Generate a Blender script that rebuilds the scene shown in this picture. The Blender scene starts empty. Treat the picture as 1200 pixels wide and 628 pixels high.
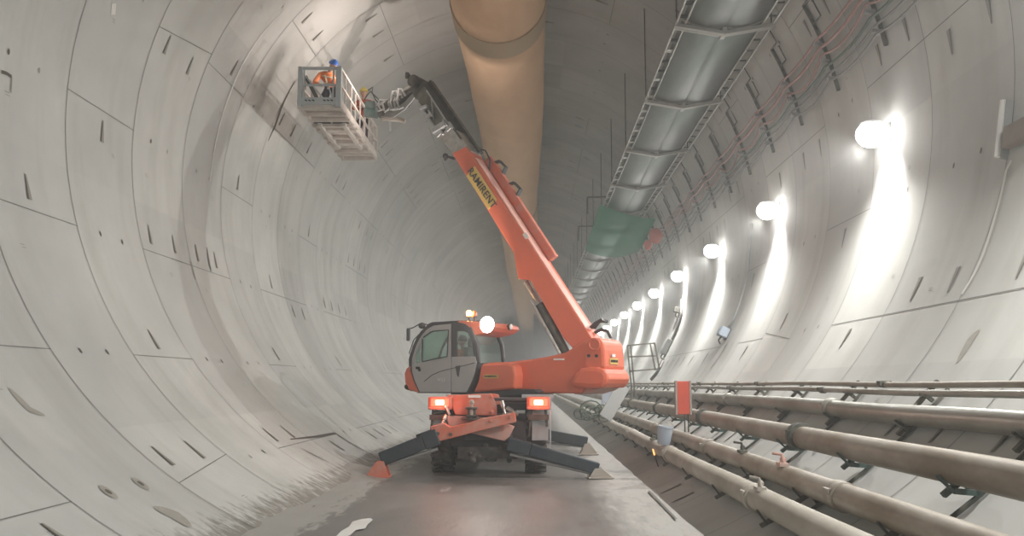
import bpy, math, random
from mathutils import Vector, Matrix
random.seed(7)
D = bpy.data; C = bpy.context.scene.collection
V = Vector
# ------------------------------------------------------------------ camera model (1200x628 photo)
FPX = 1020.0; H = 1.78; R = 6.6
_a = V((22.5, -135.0, FPX)).normalized()
_r = V((0, 1, 0)).cross(_a).normalized(); _u = _a.cross(_r)
CX, CZ = -0.561, 6.083                 # tunnel axis
Y0, RW = 8.306, 2.247                  # first ring joint and ring width
def ray(x, y):
    d = V(((x-600)/FPX, (314-y)/FPX, 1.0))
    return V((_r.dot(d), _a.dot(d), _u.dot(d)))
CAM = V((0, 0, H))
def at(x, y, Y):
    d = ray(x, y); return CAM + d*(Y/d.y)
def onplane(x, y, p, n):
    d = ray(x, y); return CAM + d*((p-CAM).dot(n)/d.dot(n))
def onwall(x, y):
    d = ray(x, y); a = d.x**2+d.z**2; b = 2*(d.x*(-CX)+d.z*(H-CZ)); c = CX**2+(H-CZ)**2-R*R
    t = (-b+math.sqrt(b*b-4*a*c))/(2*a); p = CAM+d*t
    return math.degrees(math.atan2(p.z-CZ, p.x-CX)), p.y
def cyl(th, y, r=R):
    t = math.radians(th); return V((CX+r*math.cos(t), y, CZ+r*math.sin(t)))

# ------------------------------------------------------------------ materials
def newmat(name):
    m = D.materials.new(name); m.use_nodes = True; nt = m.node_tree
    return m, nt, nt.nodes['Principled BSDF']
def N(nt, t, **k):
    n = nt.nodes.new(t)
    for a, b in k.items(): setattr(n, a, b)
    return n
def ramp(nt, fac, stops):
    r = N(nt, 'ShaderNodeValToRGB'); e = r.color_ramp.elements
    e[0].position, e[0].color = stops[0][0], (*stops[0][1], 1)
    e[1].position, e[1].color = stops[-1][0], (*stops[-1][1], 1)
    for p, c in stops[1:-1]:
        q = e.new(p); q.color = (*c, 1)
    nt.links.new(fac, r.inputs[0]); return r.outputs[0]
def noise(nt, scale, detail=4, vec=None, mapping=None, coord='Object', rough=.55):
    n = N(nt, 'ShaderNodeTexNoise'); n.inputs['Scale'].default_value = scale; n.inputs['Detail'].default_value = detail
    n.inputs['Roughness'].default_value = rough
    tc = N(nt, 'ShaderNodeTexCoord'); out = tc.outputs[coord]
    if mapping:
        mp = N(nt, 'ShaderNodeMapping'); mp.inputs['Scale'].default_value = mapping
        nt.links.new(out, mp.inputs[0]); out = mp.outputs[0]
    nt.links.new(out, n.inputs['Vector']); return n.outputs[0]
def mix(nt, a, b, fac, mode='MIX'):
    m = N(nt, 'ShaderNodeMix', data_type='RGBA', blend_type=mode)
    for s, v in ((m.inputs[6], a), (m.inputs[7], b), (m.inputs[0], fac)):
        if hasattr(v, 'is_output'): nt.links.new(v, s)
        elif isinstance(v, (int, float)): s.default_value = v
        else: s.default_value = (*v, 1)
    return m.outputs[2]
def mat(name, col, rough=.6, metal=0, dirt=None, dscale=3, damt=.6, bump=0, emit=None, es=0, mapping=None, coat=0):
    m, nt, b = newmat(name)
    b.inputs['Base Color'].default_value = (*col, 1); b.inputs['Roughness'].default_value = rough
    b.inputs['Metallic'].default_value = metal
    if coat: b.inputs['Coat Weight'].default_value = coat
    if dirt:
        n = noise(nt, dscale, 6, mapping=mapping, rough=.65)
        f = ramp(nt, n, [(.38, (0, 0, 0)), (.68, (damt, damt, damt))])
        nt.links.new(mix(nt, col, dirt, f), b.inputs['Base Color'])
        r = N(nt, 'ShaderNodeMapRange'); r.inputs[3].default_value = rough; r.inputs[4].default_value = min(1, rough+.3)
        nt.links.new(n, r.inputs[0]); nt.links.new(r.outputs[0], b.inputs['Roughness'])
        if bump:
            bp = N(nt, 'ShaderNodeBump'); bp.inputs['Strength'].default_value = bump; bp.inputs['Distance'].default_value = .02
            nt.links.new(n, bp.inputs['Height']); nt.links.new(bp.outputs[0], b.inputs['Normal'])
    if emit:
        b.inputs['Emission Color'].default_value = (*emit, 1); b.inputs['Emission Strength'].default_value = es
    return m
def glass(name, tint, alpha=.35, rough=.05):
    m = D.materials.new(name); m.use_nodes = True; nt = m.node_tree; nt.nodes.clear()
    o = N(nt, 'ShaderNodeOutputMaterial'); t = N(nt, 'ShaderNodeBsdfTransparent'); t.inputs[0].default_value = (*tint, 1)
    g = N(nt, 'ShaderNodeBsdfGlossy'); g.inputs[1].default_value = rough; g.inputs[0].default_value = (.9, .9, .9, 1)
    mx = N(nt, 'ShaderNodeMixShader'); mx.inputs[0].default_value = alpha
    nt.links.new(t.outputs[0], mx.inputs[1]); nt.links.new(g.outputs[0], mx.inputs[2]); nt.links.new(mx.outputs[0], o.inputs[0])
    return m

def concrete_mat():
    m, nt, b = newmat('lining_concrete')
    L = nt.links.new
    tc = N(nt, 'ShaderNodeTexCoord')
    uv = tc.outputs['UV']                                  # u = arc length, v = distance along the tunnel
    def nz(scale, mapping, detail=5, rough=.6):
        mp = N(nt, 'ShaderNodeMapping'); mp.inputs['Scale'].default_value = mapping; L(uv, mp.inputs[0])
        n = N(nt, 'ShaderNodeTexNoise'); n.inputs['Scale'].default_value = scale; n.inputs['Detail'].default_value = detail
        n.inputs['Roughness'].default_value = rough; L(mp.outputs[0], n.inputs['Vector']); return n.outputs[0]
    base = ramp(nt, nz(.5, (1, 1, 1)), [(.3, (.49, .493, .473)), (.7, (.59, .590, .566))])
    streak = ramp(nt, nz(1.0, (.22, 1.4, 1)), [(.5, (0, 0, 0)), (.74, (.5, .5, .5))])   # grime running round the ring
    c1 = mix(nt, base, (.39, .385, .352), streak)
    blot = ramp(nt, nz(.9, (.5, .8, 1), 6), [(.6, (0, 0, 0)), (.75, (.4, .4, .4))])
    c2 = mix(nt, c1, (.68, .66, .635), blot)
    # ring by ring tone
    sep = N(nt, 'ShaderNodeSeparateXYZ'); L(uv, sep.inputs[0])
    s = N(nt, 'ShaderNodeMath', operation='SUBTRACT'); L(sep.outputs[1], s.inputs[0]); s.inputs[1].default_value = Y0
    d = N(nt, 'ShaderNodeMath', operation='DIVIDE'); L(s.outputs[0], d.inputs[0]); d.inputs[1].default_value = RW
    f = N(nt, 'ShaderNodeMath', operation='FLOOR'); L(d.outputs[0], f.inputs[0])
    ua = N(nt, 'ShaderNodeMath', operation='DIVIDE'); L(sep.outputs[0], ua.inputs[0]); ua.inputs[1].default_value = math.radians(37.89)*R
    uf = N(nt, 'ShaderNodeMath', operation='FLOOR'); L(ua.outputs[0], uf.inputs[0])
    cb = N(nt, 'ShaderNodeCombineXYZ'); L(f.outputs[0], cb.inputs[0]); L(uf.outputs[0], cb.inputs[1])
    w = N(nt, 'ShaderNodeTexWhiteNoise', noise_dimensions='2D'); L(cb.outputs[0], w.inputs['Vector'])
    tone = ramp(nt, w.outputs['Value'], [(0, (.90, .90, .905)), (1, (1.03, 1.025, 1.015))])
    c3 = mix(nt, c2, tone, 1.0, 'MULTIPLY')
    # mud splashed up from the road on the lowest stretch
    st = N(nt, 'ShaderNodeTexCoord'); sp = N(nt, 'ShaderNodeSeparateXYZ'); L(st.outputs['Object'], sp.inputs[0])
    hr = N(nt, 'ShaderNodeMapRange'); hr.inputs[1].default_value = .7; hr.inputs[2].default_value = .05; L(sp.outputs[2], hr.inputs[0])
    sn = nz(5.5, (.6, 1.2, 1), 7, .72)
    lr = N(nt, 'ShaderNodeMath', operation='LESS_THAN'); lr.inputs[1].default_value = 0; L(sp.outputs[0], lr.inputs[0])
    m0 = N(nt, 'ShaderNodeMath', operation='MULTIPLY'); L(hr.outputs[0], m0.inputs[0]); L(lr.outputs[0], m0.inputs[1])
    mm = N(nt, 'ShaderNodeMath', operation='MULTIPLY'); L(m0.outputs[0], mm.inputs[0]); L(sn, mm.inputs[1])
    sf = ramp(nt, mm.outputs[0], [(.33, (0, 0, 0)), (.47, (.8, .8, .8))])
    c4 = mix(nt, c3, (.17, .155, .13), sf)
    L(c4, b.inputs['Base Color'])
    b.inputs['Roughness'].default_value = .75; b.inputs['Specular IOR Level'].default_value = .25
    bp = N(nt, 'ShaderNodeBump'); bp.inputs['Strength'].default_value = .12; bp.inputs['Distance'].default_value = .02
    L(nz(6, (1, 1, 1), 6), bp.inputs['Height']); L(bp.outputs[0], b.inputs['Normal'])
    return m
def floor_mat():
    m, nt, b = newmat('wet_road'); L = nt.links.new
    tc = N(nt, 'ShaderNodeTexCoord'); sp = N(nt, 'ShaderNodeSeparateXYZ'); L(tc.outputs['Object'], sp.inputs[0])
    n1 = noise(nt, .8, 6, mapping=(1, .35, 1), rough=.6); n2 = noise(nt, 3.5, 7, mapping=(1.6, .4, 1), rough=.7)
    c = ramp(nt, n1, [(.3, (.135, .128, .12)), (.7, (.215, .205, .193))])
    pf = ramp(nt, noise(nt, 1.1, 4, mapping=(1, .22, 1)), [(.66, (0, 0, 0)), (.70, (.55, .55, .55))])
    c = mix(nt, c, (.62, .61, .59), pf)
    # pale dusty grit along the right side of the road
    mr = N(nt, 'ShaderNodeMapRange'); mr.inputs[1].default_value = .55; mr.inputs[2].default_value = 1.5; L(sp.outputs[0], mr.inputs[0])
    mm = N(nt, 'ShaderNodeMath', operation='MULTIPLY'); L(mr.outputs[0], mm.inputs[0]); L(n2, mm.inputs[1])
    sf = ramp(nt, mm.outputs[0], [(.2, (0, 0, 0)), (.5, (.9, .9, .9))])
    c = mix(nt, c, (.44, .425, .40), sf)
    # dust spread from the left wall
    ml = N(nt, 'ShaderNodeMapRange'); ml.inputs[1].default_value = -1.9; ml.inputs[2].default_value = -3.0; L(sp.outputs[0], ml.inputs[0])
    mk = N(nt, 'ShaderNodeMath', operation='MULTIPLY'); L(ml.outputs[0], mk.inputs[0]); L(n2, mk.inputs[1])
    lf = ramp(nt, mk.outputs[0], [(.3, (0, 0, 0)), (.36, (.85, .85, .85))])
    c = mix(nt, c, (.40, .39, .365), lf)
    L(c, b.inputs['Base Color'])
    rr = ramp(nt, n1, [(.35, (.34, .34, .34)), (.65, (.6, .6, .6))])
    rr = mix(nt, rr, (.75, .75, .75), sf); L(rr, b.inputs['Roughness'])
    bp = N(nt, 'ShaderNodeBump'); bp.inputs['Strength'].default_value = .35; bp.inputs['Distance'].default_value = .02
    L(n2, bp.inputs['Height']); L(bp.outputs[0], b.inputs['Normal'])
    return m

M = dict(
    concrete=concrete_mat(), road=floor_mat(),
    joint=mat('joint_gasket', (.17, .163, .15), .9), pocket=mat('bolt_pocket', (.30, .285, .25), .9, dirt=(.20, .19, .16), dscale=5),
    recess_dark=mat('recess_shade_dark_mark', (.11, .10, .085), .7), lime=mat('lime_deposit', (.78, .77, .74), .8, dirt=(.66, .64, .61), dscale=2),
    stain=mat('dark_patch', (.36, .34, .305), .8, dirt=(.26, .24, .21), dscale=6),
    orange=mat('orange_paint', (.76, .155, .075), .38, dirt=(.62, .16, .09), dscale=2.2, damt=.7, coat=.3),
    dusty=mat('dusty_orange_paint', (.66, .14, .075), .55, dirt=(.50, .40, .35), dscale=3.5, damt=.55, bump=.2),
    faded=mat('faded_orange_paint', (.62, .32, .26), .6, dirt=(.45, .4, .36), dscale=4, damt=.8),
    boomtop=mat('boom_top_pale', (.82, .47, .40), .4, dirt=(.75, .38, .31), dscale=2), olive=mat('greased_steel_section', (.19, .19, .155), .3, metal=.6, dirt=(.07, .07, .06), dscale=4, damt=.8),
    grey=mat('grey_door_paint', (.40, .39, .385), .45, dirt=(.46, .45, .44), dscale=3),
    dgrey=mat('dark_grey_trim', (.05, .05, .055), .5), black=mat('black_rubber', (.015, .015, .015), .7, dirt=(.08, .075, .07), dscale=6, damt=.4),
    tyre=mat('muddy_tyre', (.045, .045, .043), .85, dirt=(.22, .21, .19), dscale=4, damt=.5, bump=.4),
    legsteel=mat('blue_black_steel', (.03, .045, .06), .35, metal=.3, dirt=(.09, .095, .09), dscale=4, damt=.5),
    steel=mat('bright_steel', (.55, .54, .52), .25, metal=.9, dirt=(.3, .27, .22), dscale=6, damt=.7),
    dsteel=mat('dark_oily_steel', (.07, .068, .06), .4, metal=.5, dirt=(.22, .20, .17), dscale=7, damt=.6),
    galv=mat('galvanised_steel', (.52, .53, .53), .38, metal=.7, dirt=(.36, .37, .36), dscale=5),
    basket=mat('blue_grey_basket_paint', (.40, .45, .47), .45, dirt=(.5, .47, .44), dscale=4, damt=.6),
    basketpale=mat('dusty_basket_paint', (.58, .53, .48), .55, dirt=(.4, .38, .35), dscale=4, damt=.7),
    duct=mat('tan_duct_fabric', (.66, .45, .285), .7, dirt=(.56, .37, .225), dscale=.9, damt=.8, bump=.6, mapping=(1, .5, 1)),
    band=mat('brown_duct_band', (.42, .315, .20), .7),
    sheet=mat('zinc_sheet', (.30, .31, .31), .26, metal=.85, dirt=(.15, .20, .165), dscale=.6, damt=.9, mapping=(1, .25, 1)),
    frame=mat('tray_frame_steel', (.46, .46, .43), .4, metal=.5), gap=mat('dark_slot', (.03, .035, .03), .9),
    pipegrey=mat('greasy_grey_pipe', (.33, .32, .29), .28, metal=.6, dirt=(.20, .18, .135), dscale=2.5, damt=.9, mapping=(1, .4, 1), bump=.15),
    pipebrown=mat('rusty_brown_pipe', (.38, .345, .30), .40, metal=.35, dirt=(.22, .175, .125), dscale=2.2, damt=.9, mapping=(1, .4, 1), bump=.2),
    pipetan=mat('dusty_pipe', (.50, .465, .41), .6, metal=.1, dirt=(.30, .265, .205), dscale=2.4, damt=.8, mapping=(1, .4, 1), bump=.2),
    bracket=mat('bracket_steel', (.06, .065, .058), .55, metal=.4, dirt=(.3, .28, .22), dscale=7),
    redcable=mat('pinkish_red_cable', (.36, .21, .19), .7), greycable=mat('grey_cable', (.2, .195, .19), .7), greencable=mat('dull_green_cable', (.10, .14, .11), .6),
    lampwhite=mat('lamp_diffuser', (.9, .9, .9), .4, emit=(1, .97, .94), es=12),
    housing=mat('lamp_housing', (.33, .33, .33), .5),
    worklamp=mat('work_lamp_glow', (1, 1, 1), .4, emit=(1, .93, .86), es=30), tail=mat('tail_lens_lit', (.8, .06, .03), .3, emit=(1, .10, .05), es=1.6),
    tailcore=mat('tail_bulb_lit', (1, .7, .6), .3, emit=(1, .50, .38), es=8),
    beacon=mat('beacon_lit', (1, .4, .1), .3, emit=(1, .42, .12), es=14), beaconoff=mat('beacon_amber', (.75, .16, .06), .35),
    yellow=mat('yellow_decal', (.72, .50, .14), .5), ink=mat('black_ink', (.03, .03, .035), .6), white=mat('white_decal', (.8, .79, .77), .5),
    red=mat('red_board', (.62, .085, .045), .5, dirt=(.48, .09, .06), dscale=4), boardedge=mat('grey_board_edge', (.34, .30, .27), .7),
    bluebucket=mat('pale_blue_plastic', (.42, .50, .62), .45, dirt=(.55, .55, .53), dscale=8), bluebox=mat('blue_grey_box', (.40, .47, .56), .5),
    greybox=mat('grey_box', (.33, .34, .33), .6), brownboard=mat('brown_plywood', (.24, .19, .155), .8, dirt=(.3, .25, .21), dscale=5),
    skin=mat('skin', (.55, .33, .24), .6), vest=mat('orange_vest', (.80, .24, .08), .7), tape=mat('reflective_tape', (.66, .68, .52), .4),
    navy=mat('dark_work_trousers', (.022, .026, .04), .85), helmet=mat('blue_helmet', (.03, .13, .48), .35), redjacket=mat('red_jacket', (.40, .09, .06), .8),
    yhelmet=mat('yellow_helmet', (.62, .50, .10), .4), hair=mat('dark_hair', (.03, .025, .022), .8), boot=mat('boot_leather', (.10, .06, .04), .8),
    glass=glass('cab_glass', (.80, .88, .85), .11), net=None, redcloth=mat('red_cloth', (.55, .14, .11), .8),
    hose=mat('hydraulic_hose', (.05, .05, .05), .5), palehose=mat('pale_hose', (.42, .38, .33), .5), seat=mat('seat_fabric', (.04, .04, .045), .8),
    teal=mat('teal_bracket_paint', (.05, .10, .09), .5, dirt=(.2, .2, .18), dscale=6), flame=mat('orange_tip', (.9, .4, .12), .5, emit=(1, .4, .12), es=1.2),
)
def net_mat():
    m = D.materials.new('green_net'); m.use_nodes = True; nt = m.node_tree; nt.nodes.clear()
    o = N(nt, 'ShaderNodeOutputMaterial'); t = N(nt, 'ShaderNodeBsdfTransparent'); d = N(nt, 'ShaderNodeBsdfDiffuse'); d.inputs[0].default_value = (.05, .34, .19, 1)
    t2 = N(nt, 'ShaderNodeBsdfTranslucent'); t2.inputs[0].default_value = (.05, .36, .2, 1)
    a = N(nt, 'ShaderNodeMixShader'); a.inputs[0].default_value = .4; nt.links.new(d.outputs[0], a.inputs[1]); nt.links.new(t2.outputs[0], a.inputs[2])
    x = N(nt, 'ShaderNodeMixShader'); x.inputs[0].default_value = .66; nt.links.new(t.outputs[0], x.inputs[1]); nt.links.new(a.outputs[0], x.inputs[2])
    nt.links.new(x.outputs[0], o.inputs[0]); return m
M['net'] = net_mat()

# ------------------------------------------------------------------ mesh builder
WL = {}
class MB:
    def __init__(s): s.v = []; s.f = []; s.m = []; s.uv = None
    def add(s, vs, fs, mi=0):
        o = len(s.v); s.v += [V(p) for p in vs]; s.f += [tuple(i+o for i in f) for f in fs]; s.m += [mi]*len(fs); return s
    def hexa(s, p, mi=0):      # 8 points: bottom 4 then top 4
        return s.add(p, [(3, 2, 1, 0), (4, 5, 6, 7), (0, 1, 5, 4), (1, 2, 6, 5), (2, 3, 7, 6), (3, 0, 4, 7)], mi)
    def box(s, c, size, ax=None, mi=0):
        c = V(c); ax = ax or (V((1, 0, 0)), V((0, 1, 0)), V((0, 0, 1)))
        x, y, z = [a*(k/2) for a, k in zip(ax, size)]
        return s.hexa([c-x-y-z, c+x-y-z, c+x+y-z, c-x+y-z, c-x-y+z, c+x-y+z, c+x+y+z, c-x+y+z], mi)
    def bar(s, a, b, w, h=None, up=(0, 0, 1), mi=0):   # rectangular bar a->b
        a, b = V(a), V(b); h = h or w; d = (b-a); L = d.length; d = d/L; u = V(up)
        if abs(d.dot(u)) > .98: u = V((0, 1, 0))
        x = d.cross(u).normalized(); z = x.cross(d)
        return s.box((a+b)/2, (w, L, h), (x, d, z), mi)
    def prism(s, poly, vec, mi=0):
        n = len(poly); poly = [V(p) for p in poly]; vec = V(vec)
        return s.add(poly+[p+vec for p in poly], [tuple(range(n))[::-1], tuple(range(n, 2*n))]+[(i, (i+1) % n, n+(i+1) % n, n+i) for i in range(n)], mi)
    def tube(s, pts, r, seg=10, mi=0, caps=True):
        pts = [V(p) for p in pts]; n = len(pts); rs = r if isinstance(r, (list, tuple)) else [r]*n
        vs = []; u = None
        for i, p in enumerate(pts):
            d = (pts[min(i+1, n-1)]-pts[max(i-1, 0)]).normalized()
            if u is None: u = d.orthogonal().normalized()
            u = (u-d*u.dot(d)).normalized(); w = d.cross(u)
            vs += [p+(u*math.cos(2*math.pi*k/seg)+w*math.sin(2*math.pi*k/seg))*rs[i] for k in range(seg)]
        fs = [(i*seg+k, i*seg+(k+1) % seg, (i+1)*seg+(k+1) % seg, (i+1)*seg+k) for i in range(n-1) for k in range(seg)]
        if caps: fs += [tuple(range(seg))[::-1], tuple((n-1)*seg+k for k in range(seg))]
        return s.add(vs, fs, mi)
    def ell(s, c, r, seg=16, rings=10, ax=None, mi=0, zmin=-1):
        c = V(c); ax = ax or (V((1, 0, 0)), V((0, 1, 0)), V((0, 0, 1))); r = r if isinstance(r, (tuple, list)) else (r, r, r)
        vs = []; t0 = math.asin(zmin)
        for i in range(rings+1):
            t = t0+(math.pi/2-t0)*i/rings
            for k in range(seg):
                p = 2*math.pi*k/seg
                vs.append(c+ax[0]*(r[0]*math.cos(t)*math.cos(p))+ax[1]*(r[1]*math.cos(t)*math.sin(p))+ax[2]*(r[2]*math.sin(t)))
        fs = [(i*seg+k, i*seg+(k+1) % seg, (i+1)*seg+(k+1) % seg, (i+1)*seg+k) for i in range(rings) for k in range(seg)]
        fs.append(tuple(range(seg))[::-1])
        return s.add(vs, fs, mi)
    def lathe(s, prof, o, axis, seg=24, mi=0):    # prof: (dist along axis, radius)
        o = V(o); a = V(axis).normalized(); u = a.orthogonal().normalized(); w = a.cross(u); n = len(prof)
        vs = [o+a*d+(u*math.cos(2*math.pi*k/seg)+w*math.sin(2*math.pi*k/seg))*rr for d, rr in prof for k in range(seg)]
        fs = [(i*seg+k, i*seg+(k+1) % seg, (i+1)*seg+(k+1) % seg, (i+1)*seg+k) for i in range(n-1) for k in range(seg)]
        fs += [tuple(range(seg))[::-1], tuple((n-1)*seg+k for k in range(seg))]
        return s.add(vs, fs, mi)
    def build(s, name, mats, parent=None, bevel=0, smooth=False, loc=None):
        if not isinstance(mats, (list, tuple)): mats = [mats]
        if loc is None:
            lo = V([min(p[i] for p in s.v) for i in range(3)]); hi = V([max(p[i] for p in s.v) for i in range(3)])
            loc = (lo+hi)/2
            if parent is None: loc.z = lo.z
        loc = V(loc); me = D.meshes.new(name)
        me.from_pydata([p-loc for p in s.v], [], s.f); me.validate()
        for m in mats: me.materials.append(m)
        if len(me.polygons) == len(s.m): me.polygons.foreach_set('material_index', s.m)
        if s.uv:
            ul = me.uv_layers.new(name='UVMap')
            for l in me.loops: ul.data[l.index].uv = s.uv[l.vertex_index]
        import bmesh
        bm = bmesh.new(); bm.from_mesh(me)
        if not s.uv: bmesh.ops.recalc_face_normals(bm, faces=bm.faces)
        bm.to_mesh(me); bm.free()
        if smooth:
            me.polygons.foreach_set('use_smooth', [True]*len(me.polygons)); me.set_sharp_from_angle(angle=math.radians(38))
        o = D.objects.new(name, me); C.objects.link(o)
        if bevel:
            b = o.modifiers.new('bevel', 'BEVEL'); b.width = bevel; b.segments = 2; b.limit_method = 'ANGLE'; b.angle_limit = math.radians(35)
        WL[o.name] = loc
        if parent: o.parent = parent; o.location = loc-WL[parent.name]
        else: o.location = loc
        return o
def tag(o, label, cat, group=None, kind=None):
    o['label'] = label; o['category'] = cat
    if group: o['group'] = group
    if kind: o['kind'] = kind
    return o
def empty(name, loc, label, cat, group=None):
    o = D.objects.new(name, None); C.objects.link(o); o.location = loc; WL[o.name] = V(loc); o.empty_display_size = .2
    return tag(o, label, cat, group)
KIDS = {}
def copy_tree(root, off, label, group=None):
    def rec(o, par):
        c = o.copy(); C.objects.link(c)
        if par: c.parent = par
        else: c.location = o.location+V(off)
        for ch in list(o.children): rec(ch, c)
        return c
    c = rec(root, None); c['label'] = label
    if group: c['group'] = group
    return c
ORD = ['nearest', 'second nearest', 'third nearest', 'fourth nearest', 'fifth nearest', 'sixth nearest', 'seventh nearest', 'eighth nearest', 'ninth nearest', 'tenth nearest', 'eleventh nearest', 'twelfth nearest', 'thirteenth nearest', 'fourteenth nearest', 'fifteenth nearest', 'sixteenth nearest', 'seventeenth nearest', 'eighteenth nearest', 'nineteenth nearest', 'twentieth nearest']
def text(body, size, o, right, up, m, parent, name='lettering', ext=.004):
    cu = D.curves.new(name, 'FONT'); cu.body = body; cu.size = size; cu.extrude = ext; cu.align_x = 'CENTER'; cu.align_y = 'CENTER'; cu.offset = .006*size; cu.space_character = 1.06
    cu.materials.append(m); tmp = D.objects.new(name, cu); C.objects.link(tmp); bpy.context.view_layer.update()
    me = D.meshes.new_from_object(tmp.evaluated_get(bpy.context.evaluated_depsgraph_get())); D.objects.remove(tmp); ob = D.objects.new(name, me); C.objects.link(ob)
    r = V(right).normalized(); n = r.cross(V(up)).normalized(); u = n.cross(r)
    mt = Matrix((r, u, n)).transposed().to_4x4(); o = V(o)
    if parent: ob.parent = parent; o = o-WL[parent.name]
    mt.translation = o; ob.matrix_basis = mt
    return ob

# ------------------------------------------------------------------ tunnel lining
YA, YB = -26.0, 420.0
SL = {j: 178.4+18.947*j for j in range(-13, 5)}
par_left = {-1: 1, 0: 0, 1: 1, 2: 0, 3: 1, 4: 1, 5: 0, 6: 1, 7: 1, 8: 0, 9: 1}
par_right = {1: 1, 2: 1, 3: 0, 4: 1, 5: 1, 6: 0, 7: 1, 8: 1, 9: 1}
def lining(name, t0, t1):
    mb = MB(); mb.uv = []
    def addq(vs, uvs, fs, mi): mb.add(vs, fs, mi); mb.uv.extend(uvs)
    nt_ = max(2, int(abs(t1-t0)/1.5)); ys = []
    n0 = int(math.floor((YA-Y0)/RW)); n1 = int(math.ceil((YB-Y0)/RW))
    ys = [Y0+RW*n for n in range(n0, n1+1)]
    vs = []; uvs = []
    for y in ys:
        for i in range(nt_+1):
            th = t0+(t1-t0)*i/nt_; vs.append(cyl(th, y)); uvs.append((math.radians(th)*R, y))
    w = nt_+1
    fs = [(a*w+i, a*w+i+1, (a+1)*w+i+1, (a+1)*w+i) for a in range(len(ys)-1) for i in range(nt_)]
    addq(vs, uvs, fs, 0)
    def patch(poly, mi, off):          # poly of (theta, y); convex, fan
        vs = [cyl(t, y, R-off) for t, y in poly]; addq(vs, [(math.radians(t)*R, y) for t, y in poly], [tuple(range(len(poly)))], mi)
    def strip(pts, wd, mi, off=.006):  # centre line of (theta,y) with width in metres
        L = []; Rr = []
        for i, (t, y) in enumerate(pts):
            a = pts[max(0, i-1)]; b = pts[min(len(pts)-1, i+1)]
            dt = math.radians(b[0]-a[0])*R; dy = b[1]-a[1]; l = math.hypot(dt, dy) or 1
            ww = wd(i/(len(pts)-1)) if callable(wd) else wd
            ox, oy = -dy/l*ww/2, dt/l*ww/2
            L.append((t+math.degrees(ox/R), y+oy)); Rr.append((t-math.degrees(ox/R), y-oy))
        for i in range(len(pts)-1): patch([L[i], L[i+1], Rr[i+1], Rr[i]], mi, off)
    def disc(t, y, rt, ry, mi, off=.008, k=12):
        patch([(t+math.degrees(rt*math.cos(2*math.pi*i/k)/R), y+ry*math.sin(2*math.pi*i/k)) for i in range(k)], mi, off)
    inside = lambda t: t0+.4 < t < t1-.4
    rnd = random.Random(3)
    for n in range(n0, 66):
        y = Y0+RW*n
        m = int(abs(t1-t0)/3)
        strip([(t0+(t1-t0)*i/m, y) for i in range(m+1)], .013 if n < 20 else .02, 1)
        for j, a in SL.items():
            for aa in (a, a+360, a-360):
                if not inside(aa): continue
                if a > 110: p = par_left.get(n, rnd.choice((0, 1)))
                else: p = par_right.get(n, rnd.choice((0, 1)))
                isj = (j % 2 == p)
                if isj:
                    sl = {(1, 3): -1.2, (3, -1): -1.6, (4, -11): 1.2}.get((n, j), 0)
                    strip([(aa-sl, y), (aa+sl, y+RW)] if sl >= 0 or True else [], .014, 1)
                    s = -1 if rnd.random() < .5 else 1
                    sgn = -1 if a > 90 else 1     # towards the crown
                    k = rnd.choice((.2, .5))
                    us = {(1, 1): (.47,), (3, -1): (.22, .71), (4, -1): (.53,), (2, 0): (.51,), (1, 3): (.19, .65), (2, 2): (.49,)}.get((n, j), rnd.choice(((.47,), (.2, .68), (.5,))))
                    dn = {(1, 1): -1, (3, -1): 1, (4, -1): -1, (2, 0): 1, (1, 3): -1, (2, 2): -1, (1, -11): 1, (3, -10): -1}.get((n, j), s)
                    for u in us:
                        c0 = aa+dn*1.35; c1 = aa+dn*4.6; yy = y+u*RW
                        wn, ww = .022, .062
                        if dn < 0: wn, ww = ww, wn
                        patch([(c0, yy-wn), (c0, yy+wn), (c1, yy+ww), (c1, yy-ww)], 2, .007)  # flat patch, the pocket's recess shade is put into its grey
                        patch([(c0, yy-wn), (c0, yy-wn*.2), (c1, yy-ww*.4), (c1, yy-ww)], 4, .009)  # darker side of the pocket, painted as shade inside the recess
                else:
                    big = (n, j) == (0, 3) or (n, j) == (0, -11)
                    for u in (.32, .65):
                        yy = y+u*RW
                        if big:
                            disc(aa, yy, .12, .085, 5, .008); disc(aa, yy, .045, .04, 4, .011)
                        else:
                            disc(aa+rnd.uniform(-.2, .2), yy, .045, .028, 4 if rnd.random() < .6 else 2)
                        if big and u > .5 and j == -11: break
                # stencilled ticks and small nicks beside the sockets
                if n < 18 and rnd.random() < .6:
                    q = aa+rnd.uniform(2, 6); yy = y+rnd.uniform(.3, 1.7)
                    strip([(q, yy), (q, yy+.10)], .012, 2, .007); strip([(q+.35, yy+.02), (q+.35, yy+.12)], .01, 2, .007)
    def pixstrip(pts, wd, mi, off=.010):
        q = []
        for x, y in pts:
            t, yy = onwall(x, y); t %= 360
            if t > 300: t -= 360
            q.append((t, yy))
        if all(inside(t) for t, _ in q):
            out = []
            for (a, b), (c, d) in zip(q, q[1:]):
                out += [(a+(c-a)*k/4, b+(d-b)*k/4) for k in range(4)]
            strip(out+[q[-1]], wd, mi, off)
    taper = lambda w_: (lambda s: w_*(.25+1.5*s*(1-s)*1.6))
    pixstrip([(331, 14), (305, 42), (284, 75), (271, 105), (262, 130), (250, 180), (246, 212)], taper(.075), 3)
    pixstrip([(1186, 188), (1180, 200), (1168, 250), (1152, 300), (1142, 322), (1128, 345)], .06, 3)
    pixstrip([(345, 95), (330, 125), (322, 148), (314, 165)], taper(.13), 4)  # dark tapering strip on the wall left of the basket
    pixstrip([(10, 455), (22, 468), (34, 480), (52, 487)], taper(.14), 5, .007)
    pixstrip([(242, 290), (245, 310), (247, 318)], taper(.12), 4)
    pixstrip([(223, 306), (229, 328)], .07, 5)
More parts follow.
